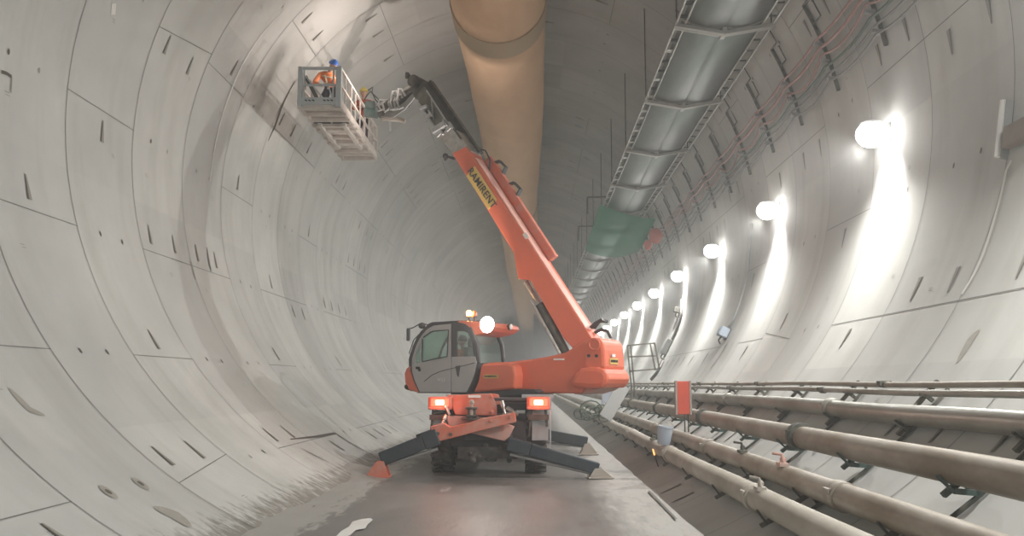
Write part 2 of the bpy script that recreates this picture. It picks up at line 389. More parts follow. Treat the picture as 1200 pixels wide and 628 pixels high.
    pixstrip([(180, 595), (205, 604), (222, 618)], taper(.3), 5, .007)
    pixstrip([(133, 4), (132, 17)], .13, 3); pixstrip([(1, 84), (7, 86), (13, 90)], .05, 4); pixstrip([(13, 90), (12, 109)], .03, 2)  # pale square plate, then dark strips painting the shade of a small recess
    pixstrip([(340, 515), (370, 512), (393, 508), (405, 516), (436, 533)], taper(.09), 4)
    pixstrip([(352, 525), (385, 542)], taper(.05), 4)
    pixstrip([(853, 402), (845, 415), (833, 432)], .09, 5)  # darker stripe on the wall below the pale blue box
    pixstrip([(1148, 387), (1138, 398), (1122, 425)], taper(.18), 5, .006)
    o = mb.build(name, [M['concrete'], M['joint'], M['pocket'], M['lime'], M['recess_dark'], M['stain']], loc=(0, 0, 0), smooth=True)
    o['kind'] = 'structure'; return o
lining('wall_left', 112, 250); lining('ceiling', 62, 112); lining('wall_right', -70, 62)

# road bed
mb = MB(); nx, ny = 36, 260
from mathutils import noise as mn
for j in range(ny+1):
    y = YA+(60-YA)*j/ny if j < 220 else YA+(60-YA)*220/ny+(YB-(YA+(60-YA)*220/ny))*(j-220)/40
    for i in range(nx+1):
        x = -3.55+(5.75)*i/nx
        z = .012*mn.noise(V((x*1.3, y*.8, 0)))
        if x < -2.1: z += (-2.1-x)*(.05+.16*max(0, mn.noise(V((y*.9, 3, x)))+.05)) + .02*mn.noise(V((x*4, y*4, 2)))*min(1, -2.1-x)
        if x > 1.3: z += (x-1.3)*.012*(1+mn.noise(V((y*.8, 9, 0)))) + .006*mn.noise(V((x*5, y*3, 5)))
        mb.v.append(V((x, y, z)))
mb.f = [(j*(nx+1)+i, j*(nx+1)+i+1, (j+1)*(nx+1)+i+1, (j+1)*(nx+1)+i) for j in range(ny) for i in range(nx)]; mb.m = [0]*len(mb.f)
for poly in ([(392, 630), (400, 622), (409, 617), (413, 611), (424, 608), (434, 607), (437, 609), (431, 614), (428, 619), (417, 621), (410, 627), (402, 631)],):
    mb.add([CAM+ray(x, y)*((.022-H)/ray(x, y).z) for x, y in poly], [tuple(range(len(poly)))], 1)
mb.add([CAM+ray(x, y)*((.03-H)/ray(x, y).z) for x, y in ((759, 575), (762, 575), (794, 608), (791, 608))], [(0, 1, 2, 3)], 2)
fl = mb.build('floor', [M['road'], M['lime'], M['joint']], loc=(0, 0, 0), smooth=True); fl['kind'] = 'structure'

# ------------------------------------------------------------------ ventilation duct
mb = MB(); pts = []; y = YA; rnd = random.Random(5); seg = 40; vs = []; ysl = []
while y < YB: ysl.append(y); y += .5 if y < 60 else 4
for y in ysl:
    s = .03*mn.noise(V((y*.25, 0, 0))); cx = -.80+.05*math.sin(y*.23+1.0); cz = 11.2+.02*math.sin(y*.4)
    for k in range(seg):
        a = 2*math.pi*k/seg; rr = 1.17+.022*mn.noise(V((y*.7, math.cos(a)*2, math.sin(a)*2)))+s-.02*abs(math.sin(y*math.pi/5.5))**18
        vs.append(V((cx+rr*math.cos(a), y, cz+rr*math.sin(a))))
mb.add(vs, [(i*seg+k, i*seg+(k+1) % seg, (i+1)*seg+(k+1) % seg, (i+1)*seg+k) for i in range(len(ysl)-1) for k in range(seg)])
mb.f.append(tuple(range(seg))); mb.m.append(0); mb.f.append(tuple((len(ysl)-1)*seg+k for k in range(seg))); mb.m.append(0)
duct = mb.build('ventilation_duct', M['duct'], smooth=True)
tag(duct, 'long tan fabric ventilation duct hanging under the tunnel crown', 'duct')
def ductband(y, w):
    b = MB(); cx = -.80+.05*math.sin(y*.23+1.0); cz = 11.2+.02*math.sin(y*.4)
    vs = []
    for yy, rr in ((y-w/2, 1.205), (y+w/2, 1.205), (y+w/2, 1.16), (y-w/2, 1.16)):
        vs += [V((cx+rr*math.cos(2*math.pi*k/seg), yy, cz+rr*math.sin(2*math.pi*k/seg))) for k in range(seg)]
    b.add(vs, [((i*seg+k), (i*seg+(k+1) % seg), ((i+1) % 4*seg+(k+1) % seg), ((i+1) % 4*seg+k)) for i in range(4) for k in range(seg)])
    b.build('band', M['band'], duct, smooth=True)['label'] = 'brown joining band'
ductband(20.9, 1.0); ductband(45.0, .8)
for k in range(36):
    y = -6+k*3.3; mb = MB(); mb.tube([(-.80, y, 12.34), (-.70, y, 12.68)], .012, 6); mb.build('hanger', M['dsteel'], duct)

# ------------------------------------------------------------------ zinc sheet canopy under the ceiling (right of the duct)
XL, XR, XM, ZT, ZM = 2.98, 4.96, 3.97, H+7.32, H+7.14
ytr = [17.2-4.86*3+4.86*k for k in range(24)]
tray = empty('sheet_metal_canopy', (XM, 17.2, ZT), 'long V-shaped zinc sheet canopy hung below the ceiling right of the duct', 'canopy')
for i, (a, b) in enumerate(zip(ytr, ytr[1:])):
    p = MB(); nn = 28; t = .012
    prof = []
    for k in range(nn+1):
        s = k/nn; x = XL+.13+(XR-XL-.26)*s; z = ZM+.12+abs(s-.5)*2*(ZT-ZM)-.075*abs(math.sin(2*math.pi*s))**.8; prof.append((x, z))
    for k in range(nn):
        (x0, z0), (x1, z1) = prof[k], prof[k+1]
        p.hexa([(x0, a+.06, z0), (x1, a+.06, z1), (x1, b-.06, z1), (x0, b-.06, z0), (x0, a+.06, z0+t), (x1, a+.06, z1+t), (x1, b-.06, z1+t), (x0, b-.06, z0+t)])
    p.build('sheet_panel', M['sheet'], tray, smooth=True)
for i, y in enumerate(ytr):
    p = MB()
    for dy, dz, w in ((0, 0, .11), (.22, .05, .07)):
        p.bar((XL-.02, y+dy, ZT+dz), (XM, y+dy, ZM+dz), w, .07); p.bar((XM, y+dy, ZM+dz), (XR+.06, y+dy, ZT+dz), w, .07)
    p.box((XM, y+.1, ZM+.05), (.09, .34, .14))
    o = p.build('cross_frame', M['frame'], tray)
    if ytr[i] < 120:
        for x in (XL+.02, XR-.02):
            top = CZ+math.sqrt(R*R-(x-CX)**2)
            q = MB(); q.tube([(x, y, ZT), (x, y, top+.01)], .016, 6); q.build('hanger_rod', M['bracket'], tray)
for x in (XL, XR):
    p = MB(); y0, y1 = ytr[0], ytr[-1]
    p.box((x, (y0+y1)/2, ZT+.02), (.035, y1-y0, .05)); p.box((x+(.20 if x == XL else -.20), (y0+y1)/2, ZT+.03), (.03, y1-y0, .04))
    yy = y0
    while yy < 60:                    # ladder plates between the two edge rails
        p.box((x+(.10 if x == XL else -.10), yy, ZT+.055), (.2, .16 if x == XL else .08, .01), mi=1 if int(yy*1.3) % 2 or x == XR else 0); yy += .62
    p.build('side_rail', [M['frame'], M['gap']], tray)
for y in (34.0, 40.5):
    p = MB(); p.bar((XL-.0, y, ZT+.02), (XL-.75, y, ZT+.02), .06); p.bar((XL-.75, y, ZT+.02), (XL-.75, y, ZT-.65), .06)
    p.build('side_arm', M['bracket'], tray)
# green net and red cloth
mb = MB(); gx = []; nu, nv = 16, 8
net = [[None]*(nu+1) for _ in range(nv+1)]
for j in range(nv+1):
    for i in range(nu+1):
        u, v_ = i/nu, j/nv
        x = 2.75+3.4*u; sag = .55*math.sin(math.pi*u)**.8+.1
        y = 44.0-9.5*v_*(1-.35*u); z = ZT-.12-sag*(.35+.65*(1-v_))-.35*(1-v_)*(1-u)
        x = min(x, CX+math.sqrt(max(0, R*R-(z-CZ)**2))-.06)
        mb.v.append(V((x, y, z+.03*mn.noise(V((x*3, y, 0))))))
mb.f = [(j*(nu+1)+i, j*(nu+1)+i+1, (j+1)*(nu+1)+i+1, (j+1)*(nu+1)+i) for j in range(nv) for i in range(nu)]; mb.m = [0]*len(mb.f)
o = mb.build('debris_net', M['net'], smooth=True); tag(o, 'translucent green net slung below the far part of the sheet metal canopy', 'net')
for nm, px, py, rr, lb in (('red_rag', 768, 276, .26, 'larger faded red cloth hanging beside the green net'), ('red_rag', 760, 287, .17, 'smaller red cloth hanging just below the larger red one')):
    c = at(px, py, 33.0); t = math.atan2(c.z-CZ, c.x-CX)
    if math.hypot(c.x-CX, c.z-CZ) > R-.2: c = V((CX+(R-.2)*math.cos(t), c.y, CZ+(R-.2)*math.sin(t)))
    mb = MB(); mb.ell(c, (rr, rr*.5, rr*1.15), 14, 10)
    for k, p in enumerate(mb.v): mb.v[k] = p+V((.35*rr*mn.noise(p*4), .2*rr*mn.noise(p*5), .3*rr*mn.noise(p*3.3)))
    tag(mb.build(nm, M['redcloth'], smooth=True), lb, 'cloth', 'red cloths by the green net')

# ------------------------------------------------------------------ wall lamps
LTH = -1.3; lamp_y = [14.35+6.52*k for k in range(-5, 19)]
def make_lamp(y):
    c = cyl(LTH, y, R-.32); base = cyl(LTH, y)
    e = empty('tunnel_lamp', base, '', 'lamp', 'row of lit lamps on the right wall')
    b = MB(); b.box(base+V((-.03, 0, .05)), (.05, .12, .30)); b.tube([base+V((-.05, 0, .1)), base+V((-.2, 0, .16)), c+V((0, 0, .13))], .02, 8); b.build('bracket', M['housing'], e)
    h = MB(); h.lathe([(0, .05), (.02, .16), (.05, .17), (.07, .12)], c+V((0, 0, .16)), (0, 0, 1), 20); h.build('housing', M['housing'], e, smooth=True)
    g = MB(); g.ell(c, (.25, .22, .22), 24, 14); g.build('diffuser', M['lampwhite'], e, smooth=True)
    return e
lamp0 = make_lamp(lamp_y[0])
for k, y in enumerate(lamp_y):
    vis = k-5
    lab = ('round white lamp glowing on the right wall, %s of the row in view' % ORD[vis]) if vis >= 0 and vis < 16 else ('lit wall lamp at the far end of the row' if vis >= 16 else 'lit wall lamp beside the photographer, outside the view')
    if k == 0: lamp0['label'] = lab
    else: copy_tree(lamp0, (0, y-lamp_y[0], 0), lab)
    c = cyl(LTH, y, R-.36)
    ld = D.lights.new('lamp_light', 'SPOT'); ld.spot_size = math.radians(166); ld.spot_blend = .85; ld.energy = 640; ld.color = (.995, .985, .945); ld.shadow_soft_size = .05
    lo = D.objects.new('lamp_light', ld); C.objects.link(lo); lo.location = c+V((-.10, 0, -.235)); lo.rotation_euler = V((-.74, 0, -.67)).to_track_quat('-Z', 'Y').to_euler()
    # the downlight of the same fitting that washes the wall
    sd = D.lights.new('lamp_downlight', 'SPOT'); sd.energy = 130; sd.spot_size = math.radians(118); sd.spot_blend = .7; sd.shadow_soft_size = .05; sd.color = (1, .97, .95)
    so = D.objects.new('lamp_downlight', sd); C.objects.link(so); so.location = c+V((.13, 0, -.27))
    so.rotation_euler = V((.55, 0, -1)).to_track_quat('-Z', 'Y').to_euler()

# ------------------------------------------------------------------ cable brackets and cables on the upper right wall
def rib(n):
    y = Y0+RW*(n+.5)
    e = empty('cable_bracket', cyl(12, y), '', 'bracket', 'cable brackets on the upper right wall')
    b = MB(); prev = None
    for t in range(11, 29, 2):
        p = cyl(t, y, R-.05)
        if prev is not None: b.bar(prev, p, .05, .06)
        prev = p
    b.build('upright', M['bracket'], e)
    for th in (23.2, 27.0):
        h = MB(); a = cyl(th, y, R-.06); up = (cyl(th+2.6, y)-cyl(th, y)).normalized()
        h.tube([a, a+V((0, -.42, 0)), a+V((0, -.42, 0))+up*.34, a+V((0, -.38, 0))+up*.34], .017, 6); h.build('hook', M['bracket'], e)
    for th in (13.4, 16.6, 19.8):
        h = MB(); p = cyl(th, y, R-.14); h.box(p, (.16, .08, .05)); h.build('cable_clamp', M['housing'], e)
    return e
r0 = None; nvis = 0
for n in range(-2, 42):
    if r0 is None: r0 = rib(n); c = r0; n00 = n
    else: c = copy_tree(r0, (0, RW*(n-n00), 0), '')
    if n < 1: c['label'] = 'dark cable bracket on the upper right wall outside the view'
    elif n-1 < 18: c['label'] = 'dark upright bracket with two wire hooks carrying red cables, %s in view' % ORD[n-1]; nvis += 1
    else: c['label'] = 'small distant cable bracket far along the upper right wall'
def wall_cable(name, th, r, m, label, sag=.8, off=.16, ph=0, yb=100):
    mb = MB(); pts = []
    n = 0; y = -8.0
    while y < yb:
        u = ((y-Y0)/RW-.5) % 1; s = sag*4*u*(1-u)*(.7+.6*mn.noise(V((math.floor((y-Y0)/RW-.5)*1.7, ph, 0))))
        pts.append(cyl(th-s, y, R-off)); y += RW/8 if y < 45 else RW/2
    mb.tube(pts, r, 6); o = mb.build(name, m, smooth=True); tag(o, label, 'cable', 'cables along the upper right wall')
wall_cable('power_cable', 20.4, .03, M['redcable'], 'uppermost pinkish red cable running along the wall brackets', .6, ph=1)
wall_cable('power_cable', 18.9, .035, M['redcable'], 'second pinkish red cable from the top on the brackets', 1.0, ph=2)
wall_cable('power_cable', 17.8, .025, M['redcable'], 'thin third red cable on the wall brackets', 2.6, ph=9)
wall_cable('power_cable', 15.6, .03, M['greencable'], 'dull green cable below the red ones on the brackets', 1.0, ph=4)
wall_cable('power_cable', 14.2, .025, M['greycable'], 'grey cable second lowest on the wall brackets', .9, ph=5)
wall_cable('power_cable', 13.0, .022, M['greycable'], 'lowest thin grey cable on the wall brackets', 1.3, ph=6)

# ------------------------------------------------------------------ pipes on the lower right wall
def pipe(name, x, z, r, m, label, cat, joints, jr=1.28, jl=.16, group='pipes along the lower right wall'):
    mb = MB(); ys = [-12+.75*k for k in range(95)]+[60, 80, 100, 125]
    rnd = random.Random(int(x*100)); pts = [V((x+.012*mn.noise(V((y*.3, x, 0))), y, z+.016*mn.noise(V((y*.25, x, 7))))) for y in ys]
    mb.tube(pts, r, 22); o = mb.build(name, m, smooth=True); tag(o, label, cat, group)
    for y in joints:
        c = MB(); c.lathe([(0, r*1.02), (.01, r*jr), (jl*.38, r*jr), (jl*.40, r*1.12), (jl*.60, r*1.12), (jl*.62, r*jr), (jl-.01, r*jr), (jl, r*1.02)], (x, y-jl/2, z), (0, 1, 0), 24)
        for a in range(2): c.box((x+(r*jr+.015)*(1 if a else -1)*.8, y, z+.4*r), (.05, jl*.6, .05))
        c.build('coupling', M['bracket'] if jr > 1.2 else m, o, smooth=True)
    return o
P = {1: (4.22, H-.0, .033), 2: (4.15, H-.085, .036), 3: (3.93, 1.47, .108), 4: (3.34, 1.135, .135), 5: (2.86, .755, .124), 6: (2.50, .525, .135)}
pipe('service_pipe', *P[1], M['pipebrown'], 'thin topmost rail-like pipe above the big pipes on the right', 'pipe', [10.6, 16.4, 22, 28])
pipe('service_pipe', *P[2], M['pipegrey'], 'second thin pipe just beneath the topmost one on the right', 'pipe', [12.6, 18.4])
pipe('water_pipe', *P[3], M['pipegrey'], 'greasy grey pipe, highest of the four thick pipes on the right', 'pipe', [11.6, 17.6, 23.6, 29.6, 35.6], 1.2, .13)
pipe('water_pipe', *P[4], M['pipebrown'], 'thickest brown rusty pipe, second of the four thick pipes', 'pipe', [11.05, 17.05, 23.05, 29.05, 35.05], 1.24, .2)
pipe('water_pipe', *P[5], M['pipebrown'], 'brown pipe third down of the four thick pipes on the right', 'pipe', [8.3, 14.3, 20.3, 26.3, 32.3], 1.13, .24)
pipe('water_pipe', *P[6], M['pipetan'], 'dusty tan pipe lowest and nearest the road on the right', 'pipe', [10.0, 15.9, 21.9, 27.9], 1.14, .24)
def wx(z): return CX+math.sqrt(R*R-(z-CZ)**2)
def pipe_support(y):
    e = empty('pipe_bracket', (wx(.9), y, .9), '', 'bracket', 'steel brackets holding the pipes off the right wall')
    b = MB()
    ths = [math.degrees(math.atan2(z-CZ, wx(z)-CX)) for z in (.45, 1.72)]
    prev = None
    for k in range(9):
        p = cyl(ths[0]+(ths[1]-ths[0])*k/8, y, R-.03)
        if prev is not None: b.bar(prev, p, .035, .03)
        prev = p
    b.build('wall_channel', M['bracket'], e)
    for i, (x, z, r) in P.items():
        if i < 2: continue
        s = MB(); n = (V((CX, 0, CZ))-V((x, 0, z))).normalized(); wpt = V((CX, y, CZ))-n*(R-.03); pc = V((x, y, z))
        t = V((n.z, 0, -n.x))
        if i in (3, 4):
            s.bar(pc-n*r*.9+t*.14, wpt-t*.02, .045); s.bar(pc-n*r*.9-t*.14, wpt+t*.02, .045)
        s.bar(pc-n*r-t*.2+V((0, .1, 0)), pc-n*r+t*.2+V((0, .1, 0)), .06, .04); s.bar(pc-n*r+V((0, .1, 0)), wpt+V((0, .1, 0)), .04)
        s.bar(pc-t*r*1.05-n*r*.9, pc-t*(r+.03)+n*.05, .04, .02)
        s.build('arm', M['teal'] if i == 4 else M['bracket'], e)
    return e
s0 = pipe_support(Y0-RW*2+1.0)
for n in range(-2, 14):
    vis = n+1
    lab = 'steel pipe bracket on the lower right wall below the frame edge' if n < 0 else 'steel pipe bracket under the right wall pipes, %s in view' % ORD[n]
    if n == -2: s0['label'] = lab
    else: copy_tree(s0, (0, RW*(n+2), 0), lab)
# valves / taps clipped to the pipes
def clip(px, py, i, lab, dx=0, mats=M['bracket']):
    x, z, r = P[i]; Yc = x/((px-622.5)/FPX)
    p = V((x-.05, Yc, z+r)); b = MB(); b.box(p+V((0, 0, .01)), (.10, .16, .04)); b.tube([p+V((0, -.05, .02)), p+V((-.02, -.05, .12)), p+V((-.1, .02, .13))], .018, 8); b.lathe([(0, .03), (.05, .035), (.07, .02)], p+V((.02, .05, .02)), (0, 0, 1), 10)
    tag(b.build('pipe_clamp', mats, smooth=True), lab, 'clamp')
clip(868, 542, 5, 'small muddy clamp on the brown pipe behind the lowest pipe'); clip(888, 566, 6, 'pale muddy clamp sitting on the lowest dusty pipe', mats=M['palehose'])
clip(914, 553, 5, 'clamp wrapped with faded red tape on the brown pipe', mats=M['faded']); clip(765, 490, 6, 'dark clamp on the lowest pipe left of the bucket')

# red board on the pipes
b0 = at(800.5, 505, 17.0); rb = empty('red_sign_board', b0, 'upright red board with grey edge standing on the pipes', 'board')
c = at(800.5, 466, 17.0); b = MB(); b.box(c, (.24, .10, .63)); b.build('board', M['red'], rb, bevel=.01)
b = MB(); b.box(c+V((-.135, .01, 0)), (.035, .14, .64)); b.box(c+V((.135, .01, 0)), (.035, .14, .64)); b.build('side_strip', M['boardedge'], rb)
for dx in (.02, .09):
    b = MB(); b.tube([(c.x+dx, c.y, c.z-.30), (c.x+dx, c.y, .86)], .014, 8); b.build('leg', M['bracket'], rb)
# pale blue bucket
p = at(777.5, 516, 16.35); p.z = .665
bk = empty('plastic_bucket', p, 'pale blue plastic bucket perched on the lowest pipe', 'bucket')
b = MB(); b.lathe([(0, .10), (.02, .115), (.30, .145), (.31, .158), (.335, .158), (.34, .14), (.33, .135), (.03, .10)], p, (.12, 0, 1), 24); b.build('bucket_body', M['bluebucket'], bk, smooth=True)
b = MB(); b.tube([p+V((.04-.15*math.cos(a), 0, .31+.12*math.sin(a))) for a in [math.pi*k/10 for k in range(11)]], .006, 6); b.build('handle', M['steel'], bk)
# leaning board, sheet and hoses beyond the lowest pipe
a = at(709, 490, 22.6); b_ = at(731, 452, 23.0)
b = MB(); b.bar(a, b_, .34, .04, up=(0, 1, 0)); tag(b.build('leaning_plank', M['greybox'], bevel=.01), 'blue grey plank leaning against the pipes behind the machine', 'plank')
c = at(712, 465, 24.0); b = MB(); b.prism([c+V((-.16, 0, -.22)), c+V((.16, 0, -.02)), c+V((.14, 0, .26)), c+V((-.14, 0, .24))], (0, .05, 0)); tag(b.build('white_sheet', M['bluebucket']), 'small white and blue sheet standing behind the leaning plank', 'sheet')
b = MB(); rnd = random.Random(2); c = at(700, 480, 23.5)
for k in range(9):
    q = c+V((rnd.uniform(-.5, .25), rnd.uniform(-.6, .6), rnd.uniform(-.25, .1))); r = rnd.uniform(.12, .3)
    b.tube([q+V((r*math.cos(t), .3*r*math.sin(2*t), r*.8*math.sin(t))) for t in [i*.52 for i in range(13)]], .02, 6)
tag(b.build('hose_heap', M['greencable'], smooth=True), 'tangled dark hoses heaped at the foot of the leaning plank', 'hoses')
# guard rail frame
Yg = 30.0; gA = at(735, 405, Yg); gr = empty('guard_rail', at(741, 474, Yg), 'small steel guard rail frame standing over the pipes beyond the machine', 'railing')
def gp(x, y): return at(x, y, Yg)
for q in (((735, 405), (742, 474)), ((739, 405), (745, 474)), ((762, 403), (768, 434)), ((767, 402), (773, 433))):
    b = MB(); b.bar(gp(*q[0]), gp(*q[1]), .05); b.build('post', M['bracket'], gr)
for q in (((735, 405), (767, 402)), ((737, 418), (769, 417)), ((738, 435), (774, 432))):
    b = MB(); b.bar(gp(*q[0]), gp(*q[1]), .05); b.build('rail', M['bracket'], gr)

# boxes on the right wall
def wallbox(px, py, w, h, d, m, label, name='junction_box', hose=None):
    th, y = onwall(px, py); c = cyl(th, y, R-.03-d/2); n = (V((CX, y, CZ))-c).normalized(); t = V((0, 1, 0)); u = n.cross(t)
    if u.z < 0: u = -u
    e = empty(name, c-n*d/2, label, 'box' if 'box' in name else 'fitting')
    b = MB(); b.box(c, (w, h, d), (t, u, n)); b.build('casing', m, e, bevel=.012)
    b = MB(); b.box(c+n*(d/2+.008), (w*.8, h*.8, .016), (t, u, n)); b.build('lid', m, e, bevel=.005)
    b = MB(); b.box(c-n*(d/2+.01), (w*.7, h*1.25, .03), (t, u, n)); b.tube([c-u*h*.5, c-u*(h*.5+.12)+n*.02, c-u*(h*.5+.2)-n*d*.3], .025, 8); b.build('mounting_plate', M['dsteel'], e)
    return e
wallbox(853, 392, .42, .26, .22, M['bluebox'], 'pale blue electrical box on the right wall above the pipes')
wallbox(784, 408, .5, .62, .2, M['greybox'], 'grey box beside the guard rail at the foot of the hose')
wallbox(797, 364, .42, .2, .2, M['dsteel'], 'dark clamp fitting on the right wall above the grey box', name='wall_fitting')
def hosepx(pts, r, m, label, name='wall_hose'):
    q = []
    for x, y in pts: th, yy = onwall(x, y); q.append(cyl(th, yy, R-.05))
    b = MB(); out = []
    for i in range(len(q)-1):
        a0 = q[max(0, i-1)]; a1 = q[i]; a2 = q[i+1]; a3 = q[min(len(q)-1, i+2)]
        for k in range(6):
            t = k/6; out.append(.5*((2*a1)+(a2-a0)*t+(2*a0-5*a1+4*a2-a3)*t*t+(3*a1-a0-3*a2+a3)*t**3))
    b.tube(out+[q[-1]], r, 8); tag(b.build(name, m, smooth=True), label, 'hose')
hosepx([(883, 262), (880, 295), (877, 325), (870, 352), (861, 376), (853, 388)], .035, M['greybox'], 'grey hose curving down the right wall to the pale blue box')
hosepx([(800, 352), (800, 368), (795, 385), (789, 398)], .05, M['dsteel'], 'dark hose between the clamp fitting and the grey box')
hosepx([(778, 424), (772, 436), (764, 446)], .06, M['dsteel'], 'short dark hose below the grey box on the right wall')
# unlit tube and brown board at the right edge
t1, y1 = onwall(1187, 119); t2, y2 = onwall(1180, 187)
e = empty('tube_light', cyl(t2, y2, R), 'unlit white tube light fixed upright at the right edge', 'lamp')
b = MB(); b.tube([cyl(t1, y1, R-.12), cyl(t2, y2, R-.12)], .035, 12); b.build('tube', M['white'], e, smooth=True)
b = MB(); b.bar(cyl(t1, y1, R-.05), cyl(t2, y2, R-.05), .09, .07); b.build('batten', M['greybox'], e)
th, yy = onwall(1196, 161); n = (V((CX, yy, CZ))-cyl(th, yy)).normalized(); u = n.cross(V((0, 1, 0)))
b = MB(); b.box(cyl(th, yy-.25, R-.10), (.75, .27, .12), (V((0, 1, 0)), u, n)); tag(b.build('brown_board', M['brownboard'], bevel=.01), 'brown board on the wall beside the unlit tube light', 'board')
# small torch stick in the shade of the pipes
a = at(766, 531, 17.2); th, yy = onwall(772, 548); q = cyl(th, yy, R-.02)
e = empty('marker_stick', q, 'short thin stick with an orange tip below the lowest pipe', 'stick')
b = MB(); b.tube([q, q+V((-.07, -.02, .22))], .012, 8); b.build('stick', M['black'], e)
b = MB(); b.tube([q+V((-.07, -.02, .22)), q+V((-.10, -.03, .33))], [.018, .012], 8); b.build('tip', M['flame'], e)
# low dark pipe lying along the foot of the wall
# ------------------------------------------------------------------ telehandler
XC, YR = -.84, 17.0
root = empty('telehandler', (XC, 19.4, 0), 'orange rotating telehandler with grey cab standing on stabilisers, boom raised to the left wall', 'telehandler')
def A(x, y, Y=YR): return at(x, y, Y)
# chassis
b = MB(); b.box((XC, 19.7, .93), (.95, 5.0, .55)); b.box((XC, 17.55, .80), (1.5, .5, .5)); b.box((XC, 21.8, .80), (1.5, .5, .5))
b.box((XC, 17.25, 1.47), (1.9, .45, .06)); b.box((XC, 19.4, 1.32), (1.7, 3.9, .14)); b.build('chassis', M['dgrey'], root, bevel=.02)
for q_ in ((A(539, 466, 17.25), (.55, .06, .12)), (A(630, 465, 17.25), (.62, .05, .10)), (A(633, 497, 17.3), (.32, .05, .62)), (A(515, 500, 17.25), (.34, .05, .42))):
    b = MB(); b.box(*q_); b.build('rear_panel', M['galv'], root)
b = MB(); b.prism([A(524, 463), A(533.5, 486), A(582, 487), A(582, 474), A(576, 461)], (0, .12, 0)); b.prism([A(576, 461, 17.05), A(582, 474, 17.05), A(588, 474, 17.05), A(584, 462, 17.05)], (0, .10, 0))
rp = b.build('rear_plate', M['dusty'], root, bevel=.015)
for x, y, r in ((529, 465, .035), (576, 465, .035), (576.5, 483, .045)):
    q = MB(); q.lathe([(0, r), (.02, r), (.03, r*.6)], A(x, y, YR), (0, -1, 0), 14); q.build('bolt', M['dusty'], rp, smooth=True)
q = MB(); q.box(A(556, 464.5, 16.99), (.24, .02, .05)); q.build('label_plate', M['white'], rp)['label'] = 'pale label plate'
h = MB(); c = A(553, 483, 16.9); h.box(c, (.16, .2, .2)); h.box(c+V((0, -.06, .08)), (.22, .18, .04)); h.box(c+V((0, -.06, -.07)), (.22, .18, .04)); h.lathe([(0, .22), (.04, .22)], A(554, 489, 17.0)+V((0, -.1, -.04)), (0, 0, 1), 20)
th_ = h.build('tow_hitch', M['dsteel'], root, bevel=.01)
q = MB(); q.tube([c+V((0, -.1, -.14)), c+V((0, -.1, .17))], .03, 10); q.ell(c+V((0, -.1, .19)), .05, 10, 8); q.build('hitch_pin', M['palehose'], th_, smooth=True)
# lights at the back
for (x0, x1) in ((502, 529), (617, 645)):
    cx = (x0+x1)/2; c = A(cx, 472.5, 16.95)
    b = MB(); b.box(c+V((0, .12, 0)), (.46, .24, .25)); tl = b.build('tail_light', M['dusty'], root, bevel=.03)
    q = MB(); q.box(c+V((0, -.015, .015)), (.35, .05, .15)); q.build('lens', M['tail'], tl, bevel=.03)['label'] = 'glowing red lens'
    q = MB(); q.box(c+V((0, -.045, .015)), (.16, .02, .085)); q.build('bulb', M['tailcore'], tl, bevel=.03)
    ld = D.lights.new('tail_glow', 'POINT'); ld.energy = 4; ld.color = (1, .25, .15); ld.shadow_soft_size = .1
    lo = D.objects.new('tail_glow', ld); C.objects.link(lo); lo.location = c+V((0, -.18, 0))
    s = MB(); s.box(A(cx, 489, 17.15), (.40, .06, .10)); s.bar(A(cx-8, 480, 17.2), A(cx-11, 512, 17.2), .04); s.bar(A(cx+8, 480, 17.2), A(cx+10, 500, 17.2), .05); s.build('lamp_bracket', M['dsteel'], root)
b = MB(); b.bar(A(645, 464, 17.0), A(645, 528, 17.0), .03); b.build('side_pole', M['galv'], root)
# wheels
def wheel(x, y):
    r, w = .60, .44; o = V((x-w/2, y, r+.02)); b = MB()
    b.lathe([(0, r*.55), (.01, r*.80), (.05, r*.93), (.1, r*.97), (w-.1, r*.97), (w-.05, r*.93), (w-.01, r*.80), (w, r*.55)], o, (1, 0, 0), 36)
    for k in range(20):
        for s in (0, 1):
            a = 2*math.pi*(k+.5*s)/20; d = V((0, math.cos(a), math.sin(a))); t = V((0, -math.sin(a), math.cos(a)))
            m_ = V((.5 if s else -.5, 0, 0)); p0 = V((x, y, r+.02))+d*r*.975
            b.bar(p0+V((.01 if s else -.01, 0, 0)), p0+V((w*.46 if s else -w*.46, 0, 0))+t*.09, .06, .05, up=d)
    tw = b.build('wheel', M['tyre'], root, smooth=True)
    q = MB(); sd = -1 if x < XC else 1
    q.lathe([(0, .33), (.02, .33), (.03, .28), (-.04, .26), (-.05, .12), (.01, .11), (.03, .05)], (x+sd*w*.44, y, r+.02), (sd, 0, 0), 24); q.build('rim', M['dusty'], tw, smooth=True)
for sx in (-1, 1):
    for y in (17.95, 20.95): wheel(XC+sx*.93, y)
# orange stabiliser housings at the rear, crossing
b = MB(); b.prism([A(504, 500, 16.6), A(509.5, 518.5, 16.6), A(537, 511.5, 16.6), A(566, 504, 16.6), A(605, 494.5, 16.6), A(603.5, 483.5, 16.6), A(585, 487, 16.6), A(563, 490.5, 16.6), A(548, 496, 16.6), A(527, 500.5, 16.6), A(520, 496, 16.6)], (0, .26, 0))
sb = b.build('stabiliser_housing', M['dusty'], root, bevel=.015)
for x, y in ((513, 508), (528, 509), (575, 493), (598, 488.5)):
    q = MB(); q.lathe([(0, .035), (.02, .035), (.025, .02)], A(x, y, 16.6), (0, -1, 0), 12); q.build('bolt', M['dsteel'] if x < 530 else M['dusty'], sb, smooth=True)
b = MB(); b.prism([A(522, 487, 16.95), A(527, 502, 16.95), A(558, 509, 16.95), A(591, 517, 16.95), A(597, 512, 16.95), A(603, 500, 16.95), A(575, 490, 16.95), A(550, 488, 16.95)], (0, .26, 0))
